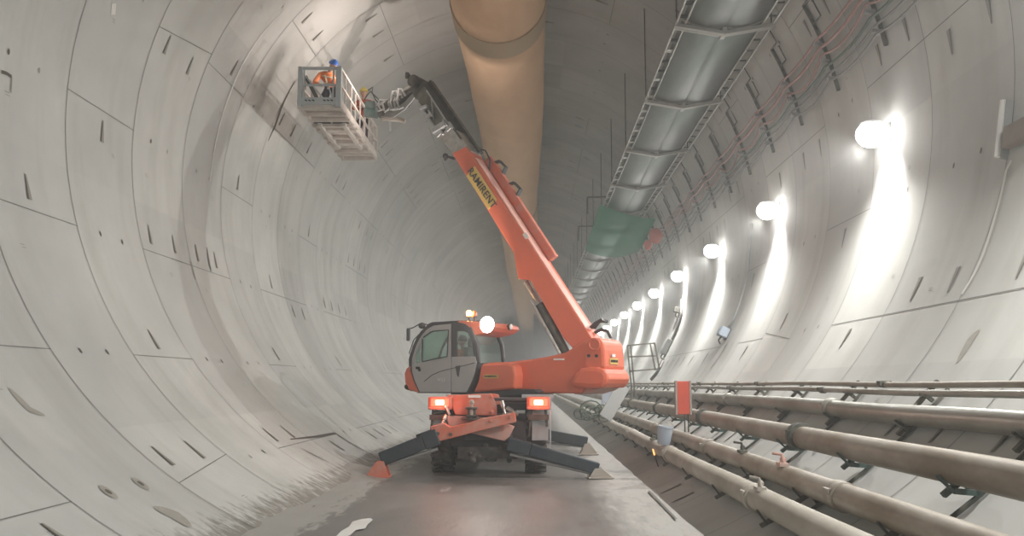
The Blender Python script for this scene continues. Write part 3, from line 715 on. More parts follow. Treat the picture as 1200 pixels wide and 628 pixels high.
sb2 = b.build('stabiliser_housing', M['faded'], root, bevel=.015); sb2['label'] = 'mud-paled crossing housing behind'
def sleg(p0, p1, Yp, foot, fm, w=.28, depth=.26, lab=None):
    # dark telescopic leg from p0 to p1 (pixel centre line on plane Yp) with its ground foot
    a = at(*p0, Yp); c = at(*p1, Yp); m_ = a+(c-a)*.25
    b = MB(); b.bar(a, m_, depth*1.1, w*1.15, up=(0, 0, 1)); b.bar(m_, c, depth, w, up=(0, 0, 1))
    L = b.build('stabiliser_leg', M['legsteel'], root, bevel=.02)
    d = (c-a).normalized(); nrm = V((d.z, 0, -d.x)); nrm = nrm if nrm.z < 0 else -nrm
    q = MB(); q.tube([a+nrm*(w*.5+.08)+d*.1, c+nrm*(w*.25+.06)-d*.1], .035, 10); q.build('cylinder_rod', M['galv'], L, smooth=True)
    f = V((at(*foot, Yp).x, Yp, 0)); q = MB(); s = .20
    q.prism([f+V((-.24, -s, .012)), f+V((.24, -s, .012)), f+V((.24, -s, .045)), f+V((-.24, -s, .045))], (0, 2*s, 0))
    top = V((c.x, Yp, max(.2, c.z-w*.1)))
    for yy in (-.14, .11): q.prism([f+V((-.22, yy, .04)), f+V((.22, yy, .04)), V((top.x+.07, Yp+yy, top.z)), V((top.x-.07, Yp+yy, top.z))], (0, .03, 0))
    q.build('foot', fm, L, bevel=.008); return L
sleg((514, 511), (447, 538), 16.7, (443, 558), M['dusty'], .27)
sleg((595, 519), (701, 549), 16.85, (704, 558), M['palehose'], .22)
sleg((520, 505), (490, 516), 22.3, (480, 530), M['dsteel'], .3)
sleg((628, 507), (688, 518), 22.3, (690, 530), M['palehose'], .26)
b = MB(); b.box((XC, 22.25, .78), (1.9, .35, .5)); b.build('front_stabiliser_beam', M['dgrey'], root, bevel=.02)
b = MB()
rnd = random.Random(11)
b.box((XC, 17.3, .45), (1.15, .5, .22)); b.tube([(XC-.75, 17.95, .62), (XC+.75, 17.95, .62)], .13, 14); b.ell((XC, 17.95, .62), (.26, .24, .26), 14, 10); b.tube([(XC-.5, 17.2, .5), (XC-.5, 18.0, .62)], .08, 8)
q = MB(); q.tube([(XC-.75, 20.95, .62), (XC+.75, 20.95, .62)], .13, 14); q.ell((XC, 20.95, .62), (.26, .24, .26), 14, 10); q.build('axle', M['tyre'], root, smooth=True)
for k in range(14):
    x = XC+rnd.uniform(-.45, .45); b.ell((x, 17.0+rnd.uniform(0, .2), .42+rnd.uniform(-.12, .16)), rnd.uniform(.04, .10), 8, 6)
b.build('axle', M['tyre'], root, smooth=True)
for q0, q1 in (((520, 470), (527, 486)), ((523, 487), (518, 497)), ((588, 470), (592, 485)), ((590, 486), (602, 484)), ((594, 478), (607, 486))):
    b = MB(); b.tube([A(*q0, 16.98), A(*q1, 16.9)], .028, 10); b.tube([A(*q0, 16.98), A((q0[0]+q1[0])/2, (q0[1]+q1[1])/2, 16.94)], .045, 10); b.build('hydraulic_cylinder', M['steel'], root, smooth=True)
b = MB(); b.lathe([(0, .75), (.06, .75), (.06, .68), (.16, .68)], (XC, 19.4, 1.40), (0, 0, 1), 40); b.build('slewing_ring', M['black'], root, smooth=True)

# ---- turret frame: f forward (left and away), l towards the camera, u up
AZ = math.radians(28); F = V((-math.cos(AZ), math.sin(AZ), 0)); Lv = V((-math.sin(AZ), -math.cos(AZ), 0)); U = V((0, 0, 1))
TC = V((XC, 19.4, 0))
def T(f, l, u): return TC+F*f+Lv*l+U*u
def TP(x, y, l): return onplane(x, y, TC+Lv*l, Lv)
def tprism(poly, l0, l1, m, name, par=root, bevel=.02, smooth=False, mb=None):
    b = mb or MB(); b.prism([TP(x, y, l0) for x, y in poly], Lv*(l1-l0))
    return b.build(name, m, par, bevel=bevel, smooth=smooth)
LC = 1.0        # outer side of the cab
cab_out = [(491, 460.5), (484.5, 446), (481.2, 435), (480.7, 421), (485.5, 405.5), (490, 396), (494.5, 389), (500, 383), (507, 379), (520, 377.2), (535, 377), (545, 379.5), (550, 384), (554, 393), (557.5, 403), (559.5, 413), (559.5, 425), (557, 438), (553, 449), (547, 461)]
def scale_poly(poly, s):
    cx = sum(p[0] for p in poly)/len(poly); cy = sum(p[1] for p in poly)/len(poly)
    return [(cx+(x-cx)*s, cy+(y-cy)*s) for x, y in poly]
def ring_frame(poly, s, l0, l1, mb):     # frame between an outline and its inset, between planes l0..l1
    ins = scale_poly(poly, s); n = len(poly)
    o0 = [TP(x, y, l0) for x, y in poly]; i0 = [TP(x, y, l0) for x, y in ins]
    dv = Lv*(l1-l0); vs = o0+i0+[p+dv for p in o0]+[p+dv for p in i0]; fs = []
    for k in range(n):
        j = (k+1) % n
        fs += [(k, j, n+j, n+k), (2*n+k, 3*n+k, 3*n+j, 2*n+j), (k, 2*n+k, 2*n+j, j), (n+k, n+j, 3*n+j, 3*n+k)]
    mb.add(vs, fs)
cabW = 1.15
mb = MB(); ring_frame(cab_out, .93, LC, LC-.07, mb); ring_frame(cab_out, .93, LC-cabW, LC-cabW+.07, mb)
cab = mb.build('cab', M['dgrey'], root, bevel=.01)
# cab floor, lower rear wall and corner posts join both side frames
def tspan(pts, w0, name, m, par, l0=LC-.03, l1=LC-cabW+.03, bevel=.01):   # strip through pixel points, spanning the cab width
    b = MB(); a = [TP(x, y, LC) for x, y in pts]; n = len(a)
    base = [p+Lv*(l0-LC) for p in a]; dv = Lv*(l1-l0)
    cen = TP(520, 420, LC)
    vs = []
    for p in base:
        q = p+((cen+Lv*(l0-LC))-p).normalized()*w0; vs += [p, q, p+dv, q+dv]
    for k in range(n-1):
        i, j = 4*k, 4*k+4
        b.add([vs[i], vs[i+1], vs[i+3], vs[i+2], vs[j], vs[j+1], vs[j+3], vs[j+2]], [(0, 1, 2, 3), (7, 6, 5, 4), (0, 4, 5, 1), (1, 5, 6, 2), (2, 6, 7, 3), (3, 7, 4, 0)])
    return b.build(name, m, par)
tspan([(547, 461), (491, 460.5)], .1, 'cab_floor', M['dgrey'], cab)
tspan([(491, 460.5), (484.5, 446), (481.2, 435)], .05, 'front_lower_panel', M['orange'], cab)
tspan([(481.2, 435), (480.7, 421), (485.5, 405.5), (490, 396), (494.5, 389), (500, 383), (507, 379)], .012, 'windscreen', M['glass'], cab)
tspan([(507, 379), (520, 377.2), (535, 377), (545, 379.5)], .06, 'roof_skin', M['dgrey'], cab)
tspan([(559.5, 425), (557, 438), (553, 449), (547, 461)], .05, 'rear_lower_panel', M['dgrey'], cab)
tspan([(552, 388), (557.5, 403), (559.5, 413), (559.5, 425)], .012, 'rear_window', M['glass'], cab)
for l in (LC-.05, LC-cabW+.05):
    b = MB(); b.tube([TP(550, 384, LC)+Lv*(l-LC), TP(557.5, 402, LC)+Lv*(l-LC), TP(560, 425, LC)+Lv*(l-LC)], .045, 10); b.build('corner_post', M['dgrey'], cab, smooth=True)
for l in (LC-.05, LC-cabW+.05):
    b = MB(); b.tube([TP(x, y, LC)+Lv*(l-LC) for x, y in ((481, 430), (481, 421), (485.5, 405.5), (494.5, 389), (507, 379))], .03, 10); b.build('front_post', M['dgrey'], cab, smooth=True)
# far side glass and door side
ins = scale_poly(cab_out, .93)
tprism(ins, LC-cabW+.03, LC-cabW+.045, M['glass'], 'side_window', cab, bevel=0)
# door: grey panels with window openings made of bars of panel
LD = LC+.005
def dpanel(poly, m=M['grey'], name='door_panel', par=None, t=.05, bevel=.006): return tprism(poly, LD, LD-t, m, name, par or cab, bevel=bevel)
door = dpanel([(492, 459.5), (486, 446), (483, 436), (482.5, 427.5), (495.5, 424.2), (511, 421), (526, 418), (528.2, 418), (528.2, 459.5)], name='door')
dpanel([(482.5, 427.5), (482.8, 420), (486.8, 407), (490.5, 398.5), (495, 391.5), (501, 385.2), (508, 381.5), (528.2, 379.3), (528.2, 386), (508, 387.5), (504.5, 389), (496, 395.5), (494.2, 398.5), (494, 424.5), (492.2, 424.9), (493, 401.5), (487, 413.5), (486.2, 426.5)], name='door_frame')
dpanel([(526, 386), (528.2, 386), (528.2, 418), (524.3, 418.4)], name='door_stile')
dpanel([(529, 418), (556.8, 417.5), (558.8, 425), (556.2, 437), (552, 448.5), (546.5, 459.5), (529, 459.5)], name='rear_side_panel')
dpanel([(529, 379.3), (535, 379.2), (535, 418), (529, 418)], m=M['dgrey'], name='centre_pillar')
dpanel([(535, 379.2), (543, 381.2), (548, 385.5), (551.8, 393.5), (555.4, 403.5), (557.4, 413), (556.8, 418), (555.2, 418), (553, 400), (548.5, 390.5), (544, 388), (535, 388)], m=M['dgrey'], name='rear_side_frame')
tprism([(496, 395.5), (504.5, 389), (508, 387.5), (526, 386), (524.3, 418.4), (494.2, 424.4), (494.2, 398.5)], LD-.02, LD-.03, M['glass'], 'door_window', cab, bevel=0)
tprism([(493, 401.5), (487, 413.5), (486.2, 426.5), (492.2, 424.9)], LD-.02, LD-.03, M['glass'], 'quarter_window', cab, bevel=0)
tprism([(535, 388), (544, 388), (548.5, 390.5), (553, 400), (555.6, 418), (535, 418)], LD-.02, LD-.03, M['glass'], 'rear_side_window', cab, bevel=0)
for q in (((496, 395.5), (504.5, 389.3), (508, 388), (525.6, 386.6), (524, 417.6), (495, 423.6), (495, 397)),):
    b = MB(); pp = [TP(x, y, LD+.006) for x, y in q]; b.tube(pp, .014, 6); b.build('window_seal', M['black'], cab, smooth=True)
b = MB(); b.bar(TP(490.5, 430, LD+.02), TP(492, 435, LD+.02), .03, .05); b.box(TP(489, 431, LD+.01), (.07, .03, .05)); b.build('door_handle', M['black'], cab, bevel=.008)
b = MB(); b.prism([TP(533.5, 429, LD+.004), TP(539.5, 428, LD+.004), TP(537.5, 442, LD+.004), TP(535.5, 440, LD+.004)], Lv*-.02); b.build('vent', M['dgrey'], cab)
b = MB(); b.tube([TP(x, y, LD+.004) for x, y in ((497, 447), (506, 439.5), (516, 435), (528, 432), (545, 428), (556, 425))], .008, 6); b.build('pressed_line', M['dgrey'], cab)
text('MRT', .10, TP(517.5, 445.5, LD+.012), -F, U, M['white'], cab)
# seat and wheel inside
b = MB(); s = TP(541, 452, LC-.45)
b.box(s+V((0, 0, .12)), (.5, .48, .14), (F, Lv, U)); b.box(s-F*.24+V((0, 0, .48)), (.12, .46, .7), (F, Lv, U)); b.box(s-F*.27+V((0, 0, .93)), (.09, .28, .2), (F, Lv, U)); b.build('seat', M['seat'], cab, bevel=.03)
b = MB(); q = TP(505, 424, LC-.45); b.tube([q+V((0, 0, -.55)), q], .03, 8); ax = (F*.5+U).normalized()
b.tube([q+(Lv*math.cos(a)+ax.cross(Lv)*math.sin(a))*.17 for a in [k*math.pi/9 for k in range(19)]], .016, 8); b.bar(q-Lv*.16, q+Lv*.16, .03, .02); b.build('steering_wheel', M['black'], cab, smooth=True)
b = MB(); b.box(TP(495, 445, LC-.45), (.22, .7, .5), (F, Lv, U)); b.build('dashboard', M['dgrey'], cab, bevel=.03)
# roof, overhang, rack, nose
roof = tprism([(533, 376.5), (545, 376.3), (568, 376.8), (578, 379), (579.5, 383.5), (574, 388), (566, 391), (553.5, 393), (549, 384), (544, 380), (533, 377.8)], LC-.03, LC-cabW+.03, M['orange'], 'roof', cab, bevel=.03)
b = MB(); b.prism([TP(x, y, LC) for x, y in ((500, 380.5), (506, 377.5), (536, 375.6), (536, 377.6), (507, 380), (500, 384))], -Lv*cabW)
for k in range(7): b.bar(TP(537+k*4.3, 375.9, LC-.02), TP(537+k*4.3, 375.9, LC-.02)-Lv*(cabW-.05), .03, .02)
b.build('roof_rack', M['dgrey'], cab)
tprism([(492, 461), (485, 446), (481.5, 435), (480.8, 427.5), (476, 431), (473.2, 437), (474, 449), (478, 457), (487, 459.5)], LC-.02, LC-cabW+.05, M['orange'], 'nose', cab, bevel=.05)
b = MB(); b.ell(TP(481, 453, LC-.12)+F*.02, (.13, .10, .08), 12, 8, (F, Lv, U)); b.build('headlight', M['black'], cab, smooth=True)
b = MB(); b.tube([TP(500, 380, LC-.05), TP(491, 380, LC-.05), TP(484, 384, LC), TP(479, 385.5, LC+.05)], .012, 6); b.tube([TP(495, 388, LC-.05), TP(485, 398, LC+.02), TP(479.5, 414, LC+.02), TP(483, 416, LC)], .012, 6); b.build('mirror_arm', M['black'], cab)
b = MB(); b.box(TP(478.5, 392, LC+.06), (.08, .17, .28), ((F*.8+Lv*.6).normalized(), (Lv*.8-F*.6).normalized(), U)); b.build('mirror', M['dgrey'], cab, bevel=.025)
b = MB(); b.ell(TP(494.5, 381.5, LC-.05), (.08, .08, .07), 12, 8); b.build('front_roof_lamp', M['dgrey'], cab, smooth=True)
# beacons and work lamps on the roof
for x, y, m_, lit in ((549.5, 369, M['beacon'], 1), (556, 369.5, M['beaconoff'], 0)):
    p = TP(x, 377, LC-.35); b = MB(); t = TP(x, y, LC-.35); b.tube([p, V((p.x, p.y, t.z-.03))], .018, 8); b.lathe([(0, .055), (.03, .055)], V((p.x, p.y, t.z-.05)), (0, 0, 1), 14)
    be = b.build('beacon', M['dgrey'], root, smooth=True)
    q = MB(); q.lathe([(0, .055), (.08, .055), (.11, .035), (.12, .01)], V((p.x, p.y, t.z-.02)), (0, 0, 1), 14); q.build('beacon_dome', m_, be, smooth=True)['label'] = 'lit amber dome' if lit else 'unlit red amber dome'
    if lit:
        ld = D.lights.new('beacon_glow', 'POINT'); ld.energy = 14; ld.color = (1, .45, .15); ld.shadow_soft_size = .06; lo = D.objects.new('beacon_glow', ld); C.objects.link(lo); lo.location = t+V((0, -.12, .06))
c = TP(573, 380.5, LC+.02); b = MB(); b.lathe([(0, .05), (.05, .15), (.10, .17)], c-Lv*.03, Lv, 18); wl = b.build('work_lamp', M['dgrey'], root, smooth=True)
q = MB(); q.ell(c+Lv*.08, (.17, .17, .06), 18, 8, (F, U, Lv)); q.build('lamp_lens', M['worklamp'], wl, smooth=True)['label'] = 'glaring white lens'
ld = D.lights.new('work_lamp_light', 'SPOT'); ld.energy = 60; ld.spot_size = math.radians(160); ld.spot_blend = 1; ld.shadow_soft_size = .1; ld.color = (1, .92, .85)
lo = D.objects.new('work_lamp_light', ld); C.objects.link(lo); lo.location = c+Lv*.2; lo.rotation_euler = (Lv-U*.35).to_track_quat('-Z', 'Y').to_euler()
b = MB(); c2 = TP(594.5, 383, LC-.65); b.lathe([(0, .04), (.04, .07), (.09, .075)], c2, -F, 16); w2 = b.build('rear_work_lamp', M['dgrey'], root, smooth=True)
q = MB(); q.ell(c2-F*.09, (.065, .065, .02), 14, 6, (Lv, U, -F)); q.build('lamp_lens', M['white'], w2, smooth=True)

# turret body
tb = tprism([(553, 461), (558, 447), (562, 427), (575, 424.5), (596, 424), (625, 420.5), (640, 418), (662, 413), (684, 399), (692, 396), (694, 440), (680, 461), (630, 461), (618, 457)], .62, -.62, M['orange'], 'turret_body', root, bevel=.04)
tprism([(554, 460), (560, 446), (563, 428), (566, 426), (594, 425), (602, 428), (604, 440), (603, 456)], LC-.03, .6, M['orange'], 'side_cover', root, bevel=.05)
tprism([(551, 465), (553, 459.5), (600, 456), (626, 456), (630, 459.5), (600, 464)], LC-.08, -.5, M['dgrey'], 'turret_skirt', root, bevel=.015)
b = MB(); b.box(T(0, .0, 1.62), (1.5, 1.1, .18), (F, Lv, U)); b.build('turret_base', M['black'], root)
b = MB(); b.box(TP(575, 441, LC-.02), (.33, .012, .075), (F, Lv, U)); dc = b.build('rental_decal', M['yellow'], root); text('RAMIRENT', .062, TP(575, 441, LC), -F, U, M['ink'], dc)
b = MB(); b.box(TP(655, 421, .63), (.24, .012, .035), (F, Lv, U)); b.build('serial_plate', M['white'], root)
# rear block (engine / boom foot housing) and counterweight pod
rear = tprism([(684, 401), (689, 397), (694, 395.5), (701, 396), (706, 400), (707.5, 410), (709, 432.5), (690, 436), (684, 430)], .66, -.42, M['orange'], 'rear_block', root, bevel=.06)
tprism([(667, 453), (669, 445), (673, 437), (679, 431.5), (690, 429.5), (700, 430), (707, 432.5), (711, 437), (712, 444), (710.5, 450), (705, 454.5), (690, 455)], .76, -.48, M['orange'], 'counterweight', root, bevel=.09, smooth=False)
tprism([(678, 455), (704, 454.5), (698, 458), (684, 462), (672, 462)], .5, -.5, M['faded'], 'counterweight_base', root, bevel=.02)
b = MB(); b.lathe([(0, .13), (.03, .13), (.035, .10), (.02, .09)], TP(696.5, 403.5, .665), Lv, 24); b.build('pivot_boss', M['orange'], root, smooth=True)
for x in (690, 699):
    b = MB(); b.lathe([(0, .035), (.012, .035)], TP(x, 417, .662), Lv, 14); b.build('bolt_hole', M['black'], root)
prr = TP(708.5, 415, .66)-F*.012
cc = onplane(719.5, 423.3, prr, F); b = MB(); b.box(cc, (.012, .42, .12), (F, Lv, U)); dc = b.build('rental_decal', M['yellow'], root); text('RAMIRENT', .075, cc-F*.012, -Lv, U, M['ink'], dc)
b = MB(); b.box(onplane(719, 416.5, prr, F), (.012, .18, .06), (F, Lv, U)); b.build('serial_plate', M['white'], root)
# hoses behind the boom foot
b = MB()
for k in range(4):
    l = -.2-.08*k; b.tube([TP(684+k, 402, l), TP(687+k*2, 389, l), TP(697+k*2, 379-k, l), TP(706+k*2, 374+k, l)], .035, 8)
b.tube([TP(693, 392, -.3), TP(705, 386, -.3), TP(712, 388, -.3), TP(716, 396, -.3)], .04, 8); b.build('hose_bundle', M['dgrey'], root, smooth=True)

# ---- boom
lb = .10; bw = .52
boom = tprism([(529.6, 179.5), (546, 171.5), (554.4, 183), (601, 254.7), (650, 330), (688, 388), (705, 412), (680, 418), (660, 396), (640, 361.5), (621, 328), (607, 326.5), (604, 310), (602, 296.6), (573.6, 250), (546, 206)], lb, lb-bw, M['orange'], 'boom', root, bevel=.02)
def D2(a, b_): return (TP(*b_, lb)-TP(*a, lb)).normalized()
bd = D2((684.7, 383.8), (554.4, 183)); bn = -(bd.cross(Lv)).normalized()
if bn.z < 0: bn = -bn
# pale strip on the top of the boom and the side tube running along it
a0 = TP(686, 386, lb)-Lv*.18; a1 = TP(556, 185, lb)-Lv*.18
b = MB(); b.bar(a0+bn*.012, a1+bn*.012, .30, .02, up=bn); b.build('top_plate', M['boomtop'], boom)['label'] = 'pale pinkish top face'  # upper face given a paler colour than the orange sides
a0 = TP(633, 303, lb)-Lv*(bw-.02); a1 = TP(556, 184, lb)-Lv*(bw-.02)
b = MB(); b.bar(a0+bn*.10, a1+bn*.10, .16, .20, up=bn); b.build('side_duct', M['dusty'], boom, bevel=.02)
for x, y in ((583, 222), (566, 196)):
    p = TP(x, y, lb)-Lv*(bw-.05); b = MB()
    for k in range(3):
        q = p-Lv*.05*k; b.tube([q+bn*(.02)+bd*.22, q+bn*.26+bd*.12, q+bn*.30-bd*.12, q+bn*.05-bd*.24], .025, 8)
    b.build('hose_loop', M['hose'], boom, smooth=True)
b = MB(); b.tube([TP(548, 178, lb)-Lv*.3+bn*.2, TP(553, 180, lb)-Lv*.3+bn*.22, TP(558, 190, lb)-Lv*.35+bn*.2, TP(561, 197, lb)-Lv*.4+bn*.05], .02, 8); b.build('hose', M['hose'], boom, smooth=True)
# decal along the boom
dq = [(556.5, 194.5), (582.5, 234), (572.5, 246), (546.6, 206.5)]
b = MB(); b.prism([TP(x, y, lb+.012) for x, y in dq], Lv*.008); dc = b.build('rental_decal', M['yellow'], boom); dc['label'] = 'yellow RAMIRENT lettering panel'
dr = (TP(577.5, 240, lb)-TP(551.5, 200.5, lb)); text('RAMIRENT', .235, TP(564.5, 220.3, lb+.024), dr, Lv.cross(dr), M['ink'], dc)
b = MB(); b.box(TP(616, 276, lb+.003), (.10, .008, .14), (bn, Lv, bd)); b.build('small_decal', M['white'], boom)
# lift cylinder
b = MB(); c0 = TP(664, 415, .0); c1 = TP(638, 366, .0); c3 = TP(616, 330, .0)
b.tube([c0, c1, c1+(c3-c1)*.25], .10, 16); lc = b.build('lift_cylinder', M['dsteel'], root, smooth=True)
q = MB(); q.tube([c1, c3], .055, 14); q.build('piston_rod', M['steel'], lc, smooth=True)
b = MB(); b.tube([TP(657, 416, .12), TP(622, 352, .12)], .035, 8); b.build('hydraulic_pipe', M['steel'], lc, smooth=True)
# telescopic sections
s2 = tprism([(531, 180), (514.5, 160.5), (523, 150), (536, 153), (553, 177), (547, 181)], lb-.03, lb-bw+.03, M['steel'], 'boom_extension', root, bevel=.02)
s3 = tprism([(519, 164), (490.5, 121), (489, 110), (496, 101), (503, 104), (531, 150)], lb-.10, lb-bw+.10, M['olive'], 'boom_extension', root, bevel=.02); s3['label'] = 'dark inner boom section'
for l_ in (lb-.07,):
    for q in (((519, 163), (491, 121)), ((527, 148), (500, 106)), ((508, 140), (505, 112))):
        b = MB(); b.bar(TP(*q[0], l_), TP(*q[1], l_), .03, .035); b.build('edge_highlight', M['galv'], s3)  # bright strips drawn as highlights along the dark section's edges
b = MB()
for x, y in ((502, 136), (514, 157), (519, 147), (526, 150)):
    b.box(TP(x, y, lb-.02), (.16, .05, .10), (bn, Lv, bd)); b.box(TP(x+3, y-3, lb-.02), (.05, .08, .22), (bn, Lv, bd))
b.build('wear_pad', M['galv'], root, bevel=.01)
b = MB(); b.bar(TP(500, 131, lb-.25)+bn*.0, TP(508, 128, lb-.25), .62, .08, up=bd); b.build('collar', M['galv'], root, bevel=.01); b = MB(); b.bar(TP(514, 157, lb-.25), TP(529, 148, lb-.25), .62, .14, up=bd); b.build('collar', M['galv'], root, bevel=.01)
b = MB(); b.bar(TP(504, 97, lb-.45), TP(562, 181, lb-.45), .16, .14, up=bn); b.bar(TP(497, 97, lb-.2), TP(531, 148, lb-.2), .08, .09, up=bn); b.build('hose_track', M['dsteel'], root)
b = MB()
for k in range(3): b.tube([TP(498+k*3, 100, lb-.1*k), TP(511+k*3, 119, lb-.1*k), TP(524+k*3, 140, lb-.1*k), TP(540+k*2, 163, lb-.1*k)], .018, 6)
b.build('hose_run', M['hose'], root, smooth=True)
b = MB(); b.bar(TP(522, 183, lb-.1), TP(533, 186, lb-.1), .06); b.ell(TP(522, 183, lb-.1), .07, 8, 6); b.bar(TP(521, 188, lb-.1), TP(525, 184, lb-.1), .04); b.build('boom_camera', M['black'], root)
# ---- jib from boom head to basket
YT = TP(491, 97, lb-.25).y; YBk = 22.35
def J(x, y, t): return at(x, y, YT+(YBk-YT)*t)
hd = MB(); p = J(490.5, 98, 0); hd.lathe([(-.28, .12), (-.26, .15), (.26, .15), (.28, .12)], p, Lv, 18); hd.bar(J(492, 101, 0), J(497, 112, 0), .4, .24, up=Lv); hd.build('boom_head', M['dsteel'], root, smooth=True)
jb = MB(); jb.bar(J(489, 101, .02), J(468, 116, .4), .16, .13); jb.bar(J(468, 116, .4), J(447, 129, .75), .2, .17); jb.box(J(448, 130, .78), (.22, .3, .3)); jb.box(J(466, 117, .42), (.2, .24, .22)); jib = jb.build('jib', M['dsteel'], root, bevel=.02)
b = MB(); b.tube([J(485, 99, .05), J(474, 108, .28)], .07, 12); b.tube([J(474, 108, .28), J(462, 117, .5)], .04, 10); b.build('jib_cylinder', M['steel'], jib, smooth=True)
b = MB(); b.prism([J(474, 143.5, .5), J(466, 141, .6), J(447, 140.5, .75), J(447, 138, .75), J(464, 137, .6), J(475, 139, .5)], (0, .12, 0)); b.build('jib_plate', M['palehose'], jib)
rnd = random.Random(4)
b = MB()
for k in range(7):
    t = .35+.08*k; x0 = 474-k*4.2+rnd.uniform(-2, 2); pts = [V((0, -.3, 0))+q_ for q_ in [J(x0+4, 117+k*2.2, t), J(x0+1+rnd.uniform(-2, 3), 110+k*2+rnd.uniform(-5, 5), t), J(x0-4, 112+k*2+rnd.uniform(-5, 4), t), J(x0-6, 122+k, t+.05), J(x0-3, 134+rnd.uniform(-2, 2), t), J(x0+2, 130+k*.4, t)]]
    b.tube(pts, .028, 6)
for k in range(5): b.tube([J(488, 106+k*1.4, .05), J(474, 121+k*1.8, .3), J(460, 130+k*2, .55), J(446, 128+k*2, .8)], .022, 6)
b.build('hose_loops', M['greybox'], jib, smooth=True)
b = MB()
for k in range(4): b.tube([J(488, 104+k*2, .05), J(478, 116+k*3, .3), J(468, 121+k*3, .5), J(455, 127+k*3, .7), J(444, 127+k*2, .85)], .03, 6)
b.build('black_hoses', M['hose'], jib, smooth=True)
b = MB(); b.tube([J(457, 141, .7), J(457, 154, .7)], .03, 8); b.build('drop_rod', M['galv'], jib)
b = MB(); b.tube([J(446, 119, .8), J(440, 113, .85), J(434, 107, .9), J(430, 112, .9), J(427, 117, .95)], .018, 6); b.tube([J(447, 124, .8), J(440, 117, .85), J(436, 108, .9), J(437, 102, .9), J(431, 106, .9)], .018, 6); b.build('control_cable', M['hose'], jib, smooth=True)
b = MB(); b.hexa([at(443, 139, 22.5), at(427, 137, 22.2), at(427, 137, 22.7), at(443, 139, 22.9), at(444, 122, 22.5), at(427, 119, 22.2), at(427, 119, 22.7), at(444, 122, 22.9)]); b.box(at(435, 125, 22.4), (.25, .4, .2)); b.build('basket_mount', M['teal'], jib, bevel=.02)

bl = MB(); pl = J(486, 99, .04)+Lv*.2+V((0, 0, .16)); dl = (V((-.8, .1, .12))).normalized(); bl.lathe([(0, .03), (.04, .075), (.10, .085)], pl, dl, 16); blo = bl.build('boom_lamp', M['dsteel'], root, smooth=True)
q = MB(); q.ell(pl+dl*.10, (.07, .07, .02), 14, 6, (dl.orthogonal().normalized(), dl.cross(dl.orthogonal()).normalized(), dl)); q.build('lamp_lens', M['white'], blo, smooth=True)
lf = D.lights.new('boom_lamp_light', 'SPOT'); lf.energy = 150; lf.spot_size = math.radians(150); lf.spot_blend = 1; lf.shadow_soft_size = .4; lf.color = (1, .86, .78)
lo = D.objects.new('boom_lamp_light', lf); C.objects.link(lo); lo.location = pl+dl*.2; lo.rotation_euler = dl.to_track_quat('-Z', 'Y').to_euler()
lg = D.lights.new('crown_fill_light', 'SPOT'); lg.energy = 900; lg.spot_size = math.radians(48); lg.spot_blend = 1; lg.shadow_soft_size = .12; lg.color = (1, .86, .80)  # added fill brightening the lining left of the crown, not the rear lamp's beam
lo = D.objects.new('crown_fill_light', lg); C.objects.link(lo); lo.location = c2-F*.2+V((0, 0, .12)); lo.rotation_euler = (cyl(120, 23)-lo.location).to_track_quat('-Z', 'Y').to_euler()
# ---- work basket (long side along the tunnel)
bx0, bx1 = at(348, 122, 19.3).x, at(399, 122, 19.3).x; by0, by1 = 19.3, 24.1; bz = at(372, 123, 19.3).z; bh = at(372, 78, 19.3).z-bz
bk = MB(); bxm = (bx0+bx1)/2
for k in range(12):                      # channel floor
    y = by0+.05+(by1-by0)*k/12
    bk.box((bxm, y+.17, bz+.05), (bx1-bx0-.04, .33, .05))
bk.box((bx0+.04, (by0+by1)/2, bz+.03), (.08, by1-by0, .12)); bk.box((bx1-.04, (by0+by1)/2, bz+.03), (.08, by1-by0, .12))
bk = bk.build('work_basket', M['basketpale'], root, bevel=.008)
b = MB()
for y, w in ((by0+.1, .09), (by0+.6, .06), (by0+1.05, .06), (by0+1.5, .10), (by0+1.9, .22), (by0+2.6, .08), (by0+3.1, .2), (by0+3.9, .07), (by0+4.3, .07), (by0+4.75, .08)): b.box((bxm, y, bz-.03), (bx1-bx0, w, .09))
for s in (-.3, .3): b.box((bxm+s, by0+2.4, bz-.06), (.09, 2.2, .1))
b.build('cross_member', M['basketpale'], bk)
b = MB(); b.box((bxm-.24, by0+1.25, bz-.005), (.42, .22, .05)); b.box((bxm+.24, by0+1.25, bz-.005), (.42, .22, .05)); b.build('fork_pocket', M['gap'], bk)
def post(x, y, w=.05, m=M['basketpale'], name='post', h=None):
    b = MB(); b.box((x, y, bz+(h or bh)/2), (w, w, h or bh)); b.build(name, m, bk)
# near end frame
for x, w in ((bx0+.05, .10), (bx1-.06, .13)):
    b = MB(); b.box((x, by0+.04, bz+bh/2-.02), (w, .10, bh+.04)); b.build('end_post', M['basket'], bk, bevel=.01)
post(bx0+.14, by0+.04, .035, M['basket']); post(bx1-.19, by0+.04, .035, M['basket'])
for z, t in ((bh-.03, .06), (bh*.53, .045)):
    b = MB(); b.box((bxm, by0+.04, bz+z), (bx1-bx0, .05, t)); b.build('end_rail', M['basket'], bk)
b = MB(); b.box((bxm, by0+.03, bz+.10), (bx1-bx0-.05, .05, .17)); tb_ = b.build('toe_board', M['basket'], bk)
b = MB()
for k in range(3):
    for s in (-.30, .13):
        b.box((bxm+s+k*.085, by0-.002, bz+.11), (.055, .015, .025), (V((.9, 0, -.45)), V((0, 1, 0)), V((.45, 0, .9))))
b.build('toe_board_slot', M['gap'], bk)
b = MB(); b.bar((bx0+.14, by0+.05, bz+bh*.8), (bxm+.12, by0+.05, bz+.14), .03, .03); b.bar((bxm+.2, by0+.05, bz+bh*.5), (bx1-.2, by0+.05, bz+.18), .03); b.build('end_brace', M['basket'], bk)
